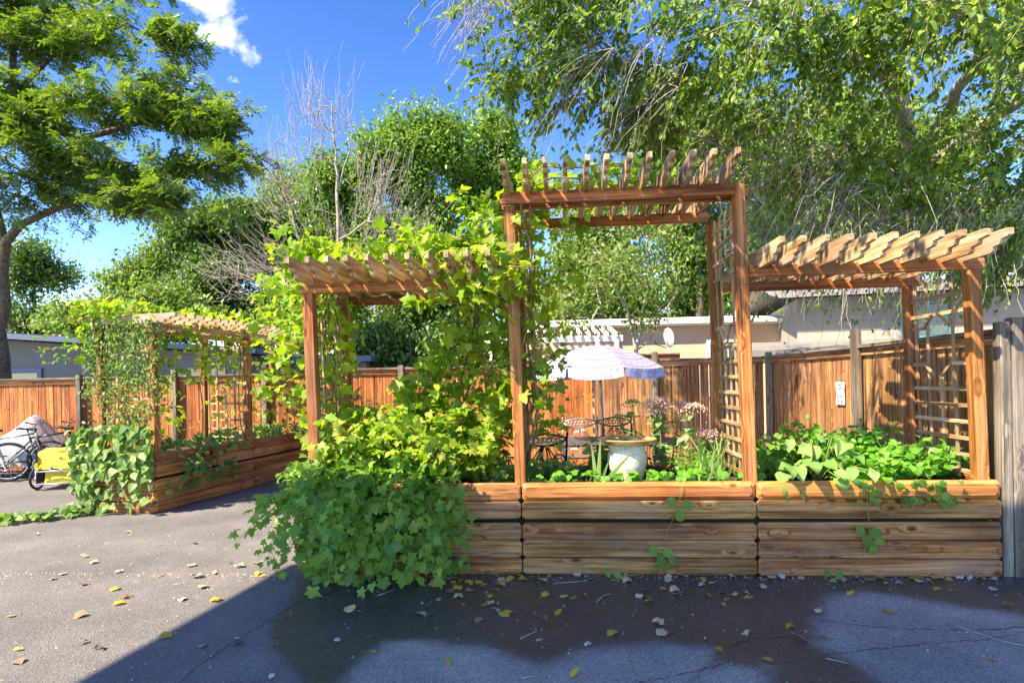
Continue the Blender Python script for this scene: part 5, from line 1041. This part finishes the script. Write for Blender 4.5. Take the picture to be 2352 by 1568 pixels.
bgtree('broadleaf_tree', 'pale green tree seen through the tall arch', 2.9, 20, [(2.6, 20, 5.4, 1.9, 1.5, 1.5, 110), (3.4, 20, 7.0, 1.6, 1.4, 1.2, 70), (1.9, 20, 3.9, 1.6, 1.2, .9, 60)], T_MID, per=44)
bgtree('broadleaf_tree', 'blue-green tree behind the right post of the tall arch', 6.6, 21, [(6.6, 21, 5.6, 1.9, 1.5, 1.8, 120), (6.0, 21, 7.6, 1.6, 1.4, 1.3, 70), (8.2, 21, 5.0, 1.6, 1.3, 1.6, 80)], T_ASH, per=46)
bgtree('broadleaf_tree', 'tall leafy tree behind the pale house', 13.5, 22, [(12.0, 22, 8.2, 2.6, 2, 2.2, 200), (14.5, 22, 9.5, 3, 2, 2.6, 220), (10.2, 22, 6.6, 1.8, 1.6, 1.8, 120), (16.5, 22, 6.5, 2.6, 2, 2.6, 180)], T_MID)
bgtree('broadleaf_tree', 'deep green tree filling the gaps behind the overhanging branches', 9.0, 19, [(7.6, 19, 8.6, 2.0, 1.6, 1.8, 150), (10.2, 19, 8.4, 2.2, 1.6, 2.0, 170), (5.4, 19, 9.4, 1.6, 1.4, 1.4, 90), (12.6, 19, 7.2, 2.2, 1.6, 2.2, 150), (9.4, 19, 5.6, 2.2, 1.4, 1.4, 120)], T_ASH)
bgtree('broadleaf_tree', 'leafy tree rising behind the bungalow roof beyond the umbrella', 4.4, 24, [(3.0, 24, 4.4, 1.8, 1.3, 1.5, 120), (5.4, 24, 4.8, 2.0, 1.3, 1.4, 120), (1.0, 24, 4.8, 1.5, 1.2, 1.4, 90), (7.6, 24, 4.6, 1.6, 1.2, 1.4, 90)], T_MID)
bgtree('broadleaf_tree', 'low dark tree just above the fence behind the vine-filled bay', -3.0, 17.5, [(-4.2, 18, 2.4, 1.6, 1.0, 1.0, 90), (-2.2, 18, 2.5, 1.6, 1.0, 1.0, 90), (-.4, 18, 2.4, 1.4, 1.0, 1.0, 80)], T_DARK)
# small garden tree behind the umbrella
tree('apple_tree', 'small twiggy tree directly behind the patio umbrella', [([(2.55, 11.8, 0), (2.52, 11.7, 1.5), (2.5, 11.7, 2.4)], .055, .04), ([(2.5, 11.7, 2.2), (2.1, 11.6, 3.2), (1.7, 11.5, 4.0)], .03, .012), ([(2.5, 11.7, 2.4), (2.75, 11.7, 3.4), (2.7, 11.6, 4.4)], .03, .012), ([(2.5, 11.7, 2.0), (3.0, 11.6, 2.8), (3.3, 11.5, 3.3)], .02, .01)],
    [(1.9, 11.6, 3.5, .9, .8, .7, 70), (2.9, 11.6, 3.7, .8, .8, .8, 60), (1.2, 11.5, 2.9, .55, .5, .5, 30), (2.6, 11.6, 4.5, .8, .6, .4, 30), (2.7, 11.6, 2.75, .5, .5, .3, 20)], tmpl('oval', .3), T_MID, (.06, .11), 16, (.14, .14, .11), bark='bark_grey', seg=.3)
# bare tree
tree('bare_tree', 'leafless grey tree with curling twigs above the left pergola', [([(-4.95, 17, 0), (-4.92, 17, 4.2), (-4.88, 17, 6.4), (-4.9, 17, 8.2), (-5.0, 17, 9.6)], .10, .025), ([(-4.92, 17, 4.2), (-5.8, 16.8, 5.4), (-6.4, 16.8, 7.2), (-6.6, 16.8, 8.4)], .05, .015), ([(-4.88, 17, 5.6), (-4.0, 16.9, 6.2), (-3.6, 16.9, 7.4)], .04, .012), ([(-4.92, 17, 4.0), (-3.8, 16.8, 4.3), (-2.9, 16.8, 5.2)], .04, .012), ([(-4.92, 17, 3.8), (-6.4, 16.8, 4.2), (-8.0, 16.7, 4.9)], .04, .012), ([(-4.9, 17, 7.0), (-4.5, 17, 8.2), (-4.55, 17, 9.6)], .03, .012)],
    [], None, None, None, 0, None, bark='bark_pale', bare=[(-5.3, 17, 9.0, .9, .8, 1.3, 110), (-6.3, 16.8, 7.2, 1.2, .9, 1.5, 150), (-3.7, 16.9, 6.9, 1.1, .9, 1.4, 130), (-7.2, 16.8, 4.7, 1.7, .9, 1.0, 170), (-3.0, 16.8, 5.4, 1.2, .8, 1.1, 110), (-5.0, 17, 5.0, 1.8, .9, 1.0, 120)], tip_r=.0075, seg=.35, curl=.22)
bt_ = next(o for o in bpy.data.objects if o.name == 'bare_tree')
bp_ = np.concatenate([sample_ell(e) for e in [(-5.3, 17, 8.8, .9, .7, 1.2, 70), (-6.3, 16.8, 7.0, 1.1, .8, 1.4, 90), (-3.8, 16.9, 6.6, 1.0, .8, 1.3, 80), (-7.0, 16.8, 4.7, 1.5, .8, .9, 110), (-3.2, 16.8, 5.2, 1.2, .8, 1.0, 80), (-5.0, 17, 5.2, 1.8, .8, 1.0, 90)]])
Dd = norm(bp_ - arr([-4.9, 17, 5.0])) + rand(len(bp_), .35) + arr([0, 0, .35]); tag(twig_wood('fine_twigs', twigs(bp_, Dd, rng.uniform(.5, 1.3, len(bp_)), 6, -.9), .0085, M['bark_pale'], bt_), kind='stuff')
# overhanging elm at right
def elm_ok(P):
    zmin = np.interp(P[:, 0], [-1, 2.8, 4.4, 12], [4.5, 4.4, 2.9, 2.6]) + (P[:, 1]-8)*.34; return P[:, 2] > zmin - .25*rng.uniform(0, 1, len(P))
elm_limbs = [([(7.45, 11.2, 0), (7.4, 11, 2.0), (7.2, 10.8, 3.6), (7.0, 10.2, 5.0)], .16, .12), ([(7.0, 10.2, 5.0), (5.6, 8.6, 5.7), (3.6, 7.6, 6.2), (1.6, 7.4, 6.5), (.2, 7.4, 6.6)], .10, .02), ([(7.0, 10.2, 5.0), (6.2, 7.6, 5.9), (4.6, 6.2, 5.4), (2.8, 5.2, 5.3), (1.2, 4.6, 5.1)], .09, .02),
    ([(7.2, 10.8, 3.8), (5.8, 9.4, 4.3), (4.0, 8.6, 4.6), (2.4, 8.2, 4.9)], .06, .015), ([(7.0, 10.2, 5.0), (7.6, 8.0, 5.6), (6.6, 6.4, 5.6), (5.4, 5.2, 5.0)], .08, .02), ([(7.0, 10.2, 5.0), (6.4, 9.6, 7.0), (4.0, 8.6, 8.2)], .08, .02), ([(7.2, 10.8, 4.0), (8.4, 9, 4.6), (8.2, 7.4, 4.2)], .05, .015)]
elm = empty('elm_tree', elm_limbs[0][0][0], 'large tree whose leafy branches overhang the whole upper right', 'tree')
ells = clump([(1.5, 7.6, 5.7, 1.5, 1.2, .75, 110), (3.0, 7.6, 6.3, 1.8, 1.5, .9, 150), (5.0, 8.0, 5.9, 1.9, 1.8, 1.2, 200), (7.2, 8.2, 5.6, 2.0, 1.8, 1.4, 200), (2.6, 8.4, 5.0, 1.2, 1., .5, 70), (4.6, 8.8, 4.7, 1.5, 1.2, .7, 120), (6.8, 8.6, 4.0, 1.8, 1.4, .8, 150), (4.4, 8.6, 7.6, 2.4, 1.6, .8, 80), (8.6, 9.5, 4.2, 1.6, 1.4, 1.1, 110), (5.8, 6.2, 5.5, 1.1, .9, .6, 80), (.6, 7.4, 6.4, .9, .8, .5, 50), (7.6, 8.8, 3.4, 1.3, .9, .5, 110), (6.0, 9.6, 6.6, 2.2, 1.4, 1.2, 160), (3.4, 9.6, 5.8, 1.8, 1.2, .8, 120), (8.6, 8.6, 6.6, 1.6, 1.4, 1.2, 130), (1.3, 7.6, 6.4, 1.3, 1.0, .7, 120), (2.3, 7.8, 5.3, 1.2, 1.0, .6, 100), (.7, 7.6, 5.6, .9, .8, .5, 60)], 9, (.4, .62), .9)
pts = np.concatenate([sample_ell(e) for e in ells]); bare = np.concatenate([sample_ell(e) for e in [(-.2, 7.4, 6.5, .7, .6, .45, 40), (3.2, 8.4, 5.0, 1.4, .9, .8, 60), (4.6, 8.8, 4.3, 1.5, 1.0, .8, 150), (6.2, 9.2, 3.8, 1.5, .9, .7, 130), (1.4, 7.4, 5.4, 1.3, .8, .7, 60)]])
ok = elm_ok(pts); pts = pts[ok]; A, par, lr, tips = skeleton(elm_limbs, np.concatenate([pts, bare]), .35, sag=.05); wood_mesh('trunk', A, par, radii(par, lr, .0045), M['bark_grey'], elm)
def leafy(thing, pts, per, out, size, seed_len=(.35, .8), g=.8, name='crown'):
    D = rand(len(pts), .45) + arr(out); W = twigs(pts, D, rng.uniform(*seed_len, len(pts)), 5, g); tag(twig_wood('twig_growth', W, .0042, M['bark_grey'], thing), kind='stuff')
    n = len(pts)*per; i_ = np.repeat(np.arange(len(pts)), per); f = rng.uniform(.05, 1, n)*5; k = np.minimum(f.astype(int), 4); a, b = W[i_, k], W[i_, k+1]; ax_ = norm(b-a); sd = rand(n); sd = norm(sd-ax_*np.sum(sd*ax_, 1)[:, None]); P = a+(b-a)*(f-k)[:, None] + sd*rng.uniform(.01, .035, (n, 1))
    n0 = rand(n, .5)+arr([-.15, -.25, .8]); tm = tmpl('oval', .5); V, F = scatter(P, ax_*.6+sd*.7+arr([0, 0, -.45]), n0, rng.uniform(*size, n), tm); tag(ob(name, np_mesh(name, V, F, T_ELM, rnd=np.repeat(rng.uniform(0, 1, n), len(tm[0]))), I4, thing), kind='stuff')
leafy(elm, pts, 24, (-.7, -.3, -.25), (.06, .115)); leafy(elm, bare[rng.uniform(0, 1, len(bare)) < .4], 5, (-.5, -.3, -.5), (.05, .09), name='sparse_leaves')
Dn = rand(len(bare), .4)+arr([-.6, -.3, -.6]); W = np.concatenate([twigs(bare, Dn, rng.uniform(.4, 1.1, len(bare)), 6, .7), twigs(bare, Dn+rand(len(bare), .5), rng.uniform(.3, .9, len(bare)), 6, .9)]); tag(twig_wood('bare_twigs', W, .0055, M['bark_pale'], elm), kind='stuff')
nd_ = 340; dr = np.stack([rng.uniform(3.8, 8.2, nd_), rng.uniform(7.4, 9.8, nd_), rng.uniform(2.9, 4.2, nd_)], 1); W = twigs(dr, rand(nd_, .35)+arr([-.55, -.2, -.9]), rng.uniform(.5, 1.2, nd_), 6, .3); tag(twig_wood('drooping_twigs', W, .006, M['bark_pale'], elm), kind='stuff'); leafy(elm, dr[:170], 11, (-.5, -.2, -.8), (.05, .09), (.5, 1.0), .4, 'drooping_leaves')
el2 = empty('elm_bough', (6, 7.5, 5.4), 'leafy bough reaching over the pergola from the right, nearest the top edge', 'bough')
pts = np.concatenate([sample_ell(e) for e in [(.9, 4.0, 5.0, 1.4, .8, .45, 60), (2.6, 4.6, 5.3, 1.2, .8, .5, 55), (-.6, 3.6, 5.2, .9, .6, .4, 30), (4.0, 4.9, 4.9, .8, .6, .45, 40)]])
A, par, lr, tips = skeleton([([(5.6, 6.6, 5.6), (4.2, 5.4, 5.4), (2.6, 4.6, 5.35), (.9, 4.0, 5.15), (-.5, 3.6, 5.2)], .05, .012)], pts, .35); wood_mesh('branch', A, par, radii(par, lr, .0045), M['bark_grey'], el2); leafy(el2, pts, 18, (-.5, -.3, -.1), (.06, .11), (.3, .6), name='foliage')

# ------------------------------------------------------------------ fallen leaves and twigs
LEAVES = "-5.09,6.32,t -4.16,6.33,t -2.58,6.22,t -3.11,5.78,b -3.91,5.41,t -3.74,5.23,t -2.76,5.07,t -2.48,5.16,t -2.36,5.04,t -2.21,5.11,t -2.09,4.85,y -2.01,4.77,y -3.28,4.97,t -3.74,4.78,t -3.75,4.90,t -2.87,4.84,b -2.45,4.84,t -2.60,4.78,t -3.38,4.63,b -3.06,4.56,y -2.39,4.56,t -2.89,4.36,b -2.85,4.21,y -2.40,4.31,t -2.16,4.22,y -3.41,4.03,y -2.97,4.00,b -2.13,3.66,y -2.92,3.51,y -2.43,3.48,b -2.83,3.36,b -2.60,3.60,b -1.38,4.24,y -1.10,3.98,t -1.71,3.58,w -1.67,3.51,b -1.08,3.53,w -1.86,3.49,w -1.26,4.52,t -1.28,3.13,w -1.27,4.53,w -1.23,4.61,t -1.03,4.36,w -1.02,4.26,t -1.09,3.98,t -0.65,4.52,t -0.58,4.62,y -0.46,4.55,y -0.53,4.59,t -0.38,4.54,y -0.33,4.50,y -0.28,4.48,y -0.23,4.44,y -0.44,4.36,y -0.50,4.37,b -0.37,4.32,y -0.39,4.24,t -0.17,4.25,y -0.17,4.35,y -0.53,4.17,t -0.15,4.10,t -0.13,4.49,t -0.09,4.59,t -0.04,4.54,y 0.05,4.54,t 0.13,4.56,t 0.23,4.50,t -0.36,4.04,t -0.21,4.03,y -0.12,4.04,t -0.15,3.96,w -0.09,3.92,y -0.04,3.90,y -0.57,3.89,b -0.65,3.94,t -0.23,3.83,b 0.16,3.83,b 0.33,4.16,t 0.21,4.19,y 0.39,4.09,t 0.49,4.17,t 0.30,3.93,y 0.87,4.19,w 0.89,4.13,y 0.88,4.03,t 0.95,4.28,b 1.08,4.28,y 1.16,4.30,t 1.14,4.18,t 0.91,3.70,t 0.89,3.58,t 0.59,3.59,y 0.15,3.49,w 0.42,3.44,w 0.28,3.06,y -0.84,3.37,y -0.37,3.26,y -0.68,4.68,w 1.18,4.49,t 0.86,4.52,t 1.34,4.17,y 1.45,4.18,b 1.51,4.14,t 1.61,4.21,t 1.62,4.06,y 1.79,4.26,t 1.72,4.06,b 1.38,3.93,y 1.42,4.03,t 1.39,3.55,t 1.68,3.63,y 1.94,3.81,t 1.79,3.42,t 1.65,3.41,b 1.13,3.28,y 1.36,3.18,y 2.32,4.11,y 2.39,3.78,y 2.99,4.19,y 3.08,4.14,y 3.36,4.18,w 3.22,3.87,y 3.05,3.59,y 2.49,3.12,y 2.86,3.48,w 2.70,4.31,t 2.77,4.31,t 3.10,4.38,y 3.00,4.37,t 2.65,4.40,b 2.73,4.39,t 3.23,4.41,w 3.36,4.38,w 3.45,4.37,t 3.53,4.35,t 1.93,4.47,t 2.01,4.46,w 2.12,4.46,w 1.73,4.48,w 1.41,4.50,w 1.43,4.38,w 1.38,4.38,w"
FK = {'y': ('yellow', G_YEL), 't': ('tan', plain('dead_leaf_tan', (.46, .34, .19), .8, noise=.3, scale=40)), 'b': ('brown', plain('dead_leaf_brown', (.24, .14, .075), .8, noise=.3, scale=40)), 'w': ('pale grey', plain('dead_leaf_pale', (.40, .39, .33), .7, noise=.15, scale=40))}
fm = {}
for k in 'ytbw':
    for v in range(4):
        V, F = tmpl(['heart', 'oval', 'heart', 'round'][v], (.5, 1.2, 1.8, .8)[v]); V = V*arr([1, 1, 1.1]); V[:, 2] -= V[:, 2].min()
        st = np.array([(-.012, 0, .06), (.012, 0, .06), (.02, -.55, .03), (0, -.56, .03)]); F2 = np.concatenate([F, np.array([(0, 1, 2), (0, 2, 3)])+len(V)]); fm[k, v] = np_mesh('fallen_leaf', np.concatenate([V, st]), F2, FK[k][1])
LEAVES += ' ' + ' '.join('%.2f,%.2f,%s' % (x, 4.60-.0785*(x-.994)-abs(rng.normal(0, .035))-.02, rng.choice(list('yttw'))) for x in rng.uniform(-.8, 3.5, 34))
for it in LEAVES.split():
    x, y, k = it.split(','); x, y = float(x), float(y); v = int(rng.integers(4)); s_ = rng.uniform(.05, .082) * (.8 if k == 'w' else 1)
    col = ['at the far left of the lane', 'left of the planter', 'below the spilling shrub', 'below the left bay', 'below the middle bay', 'by the middle-right joint', 'below the right bay', 'near the grey end post'][int(np.searchsorted([-3.2, -1.9, -.9, 0, .9, 1.9, 2.7], x))]
    row = ('farthest back ' if y > 4.9 else 'midway ' if y > 4.0 else 'nearest the viewer ') if x < -1.9 else 'at the boards ' if y > 4.42 - .03*x else 'on wet asphalt ' if y > 3.75 else 'close to the viewer '
    shape = ('', 'narrow ', 'curled ', 'rounded ')[v]; where = row + col
    o = ob('fallen_leaf', fm[k, v], Matrix.Translation((x, y, .002)) @ Matrix.Rotation(rng.uniform(0, 6.28), 4, 'Z') @ Matrix.Rotation(rng.normal(0, .2), 4, 'X') @ Matrix.Rotation(rng.normal(0, .2), 4, 'Y') @ Matrix.Diagonal((s_, s_, s_, 1)))
    tag(o, shape + FK[k][0] + ' fallen leaf ' + where, 'leaf', shape + FK[k][0] + ' fallen leaves ' + where)
byl = {}
for o in list(COL.objects):
    if o.name.startswith('fallen_leaf'): byl.setdefault(o['label'], []).append(o)
for lab, os_ in byl.items():
    if len(os_) > 1:
        for i_, o in enumerate(sorted(os_, key=lambda q: q.matrix_basis.translation.x/q.matrix_basis.translation.y)): o['label'] = lab + ', ' + (['leftmost', 'second', 'third', 'fourth', 'fifth', 'sixth', 'seventh', 'eighth', 'ninth', 'tenth', 'eleventh', 'twelfth'][i_] if i_ else 'leftmost') + ('' if i_ == 0 else ' from left')
TW = [([(.02, 3.52), (.12, 3.62), (.10, 3.75)], 'forked pale twig by the edge of the near dry patch'), ([(2.62, 3.62), (2.75, 3.35), (2.95, 3.2), (3.15, 3.3)], 'long curved twig on the dry asphalt at right'), ([(.55, 4.08), (.62, 4.2), (.68, 4.22)], 'small crooked twig in the middle of the wet asphalt'), ([(-1.0, 4.28), (-.9, 4.4)], 'short dark twig on wet asphalt below the shrub'), ([(-.45, 3.06), (-.42, 2.97)], 'tiny pale stick at the bottom edge left of centre'), ([(.02, 3.05), (.16, 3.09)], 'thin stick at the bottom edge near centre'), ([(.28, 4.46), (.5, 4.5), (.62, 4.6)], 'pale trailing stem at the foot of the middle boards'), ([(1.66, 3.2), (1.74, 3.14)], 'short pale stick right of the near dry patch')]
for P, lab in TW:
    m = MB(); m.tube([(x, y, .006) for x, y in P], [.004]+[.003]*(len(P)-1), 5); tag(m.build('twig', M['bark_pale'], None, I4, True), lab, 'twig', 'twigs lying on the asphalt')

# grit and crumbs on the asphalt, thickest along the planter foot
n = 2600; X = rng.uniform(-4.5, 3.6, n); Y = np.where(rng.uniform(0, 1, n) < .45, 4.60-.0785*(X-.994) - rng.exponential(.07, n), rng.uniform(2.6, 6.5, n)); okk = ~((X > -1.72) & (Y > 4.60-.0785*(X-.994))); X, Y = X[okk], Y[okk]; n = len(X)
V, F = scatter(np.stack([X, Y, np.full(n, .002)], 1), rand(n)*arr([1, 1, .1])+1e-3, arr([[0, 0, 1.]])+rand(n, .15), rng.uniform(.004, .016, n), (np.array([(-.4, 0, 0), (.45, .1, 0), (.2, .9, .0), (-.35, .8, 0), (0, .45, .4)]), np.array([(0, 1, 4), (1, 2, 4), (2, 3, 4), (3, 0, 4)])))
gm, gt, gp = newmat('grit'); ga = nd(gt, 'ShaderNodeAttribute', attribute_name='rnd'); gt.links.new(ramp(gt, ga.outputs['Fac'], [(0, (.10, .08, .06)), (.4, (.30, .24, .17)), (.7, (.42, .38, .32)), (1, (.6, .58, .52))]), gp.inputs['Base Color']); gp.inputs['Roughness'].default_value = .9
tag(ob('grit', np_mesh('grit', V, F, gm, rnd=np.repeat(rng.uniform(0, 1, n), 5)), I4), 'small grit and leaf crumbs scattered over the asphalt', 'grit', kind='stuff')
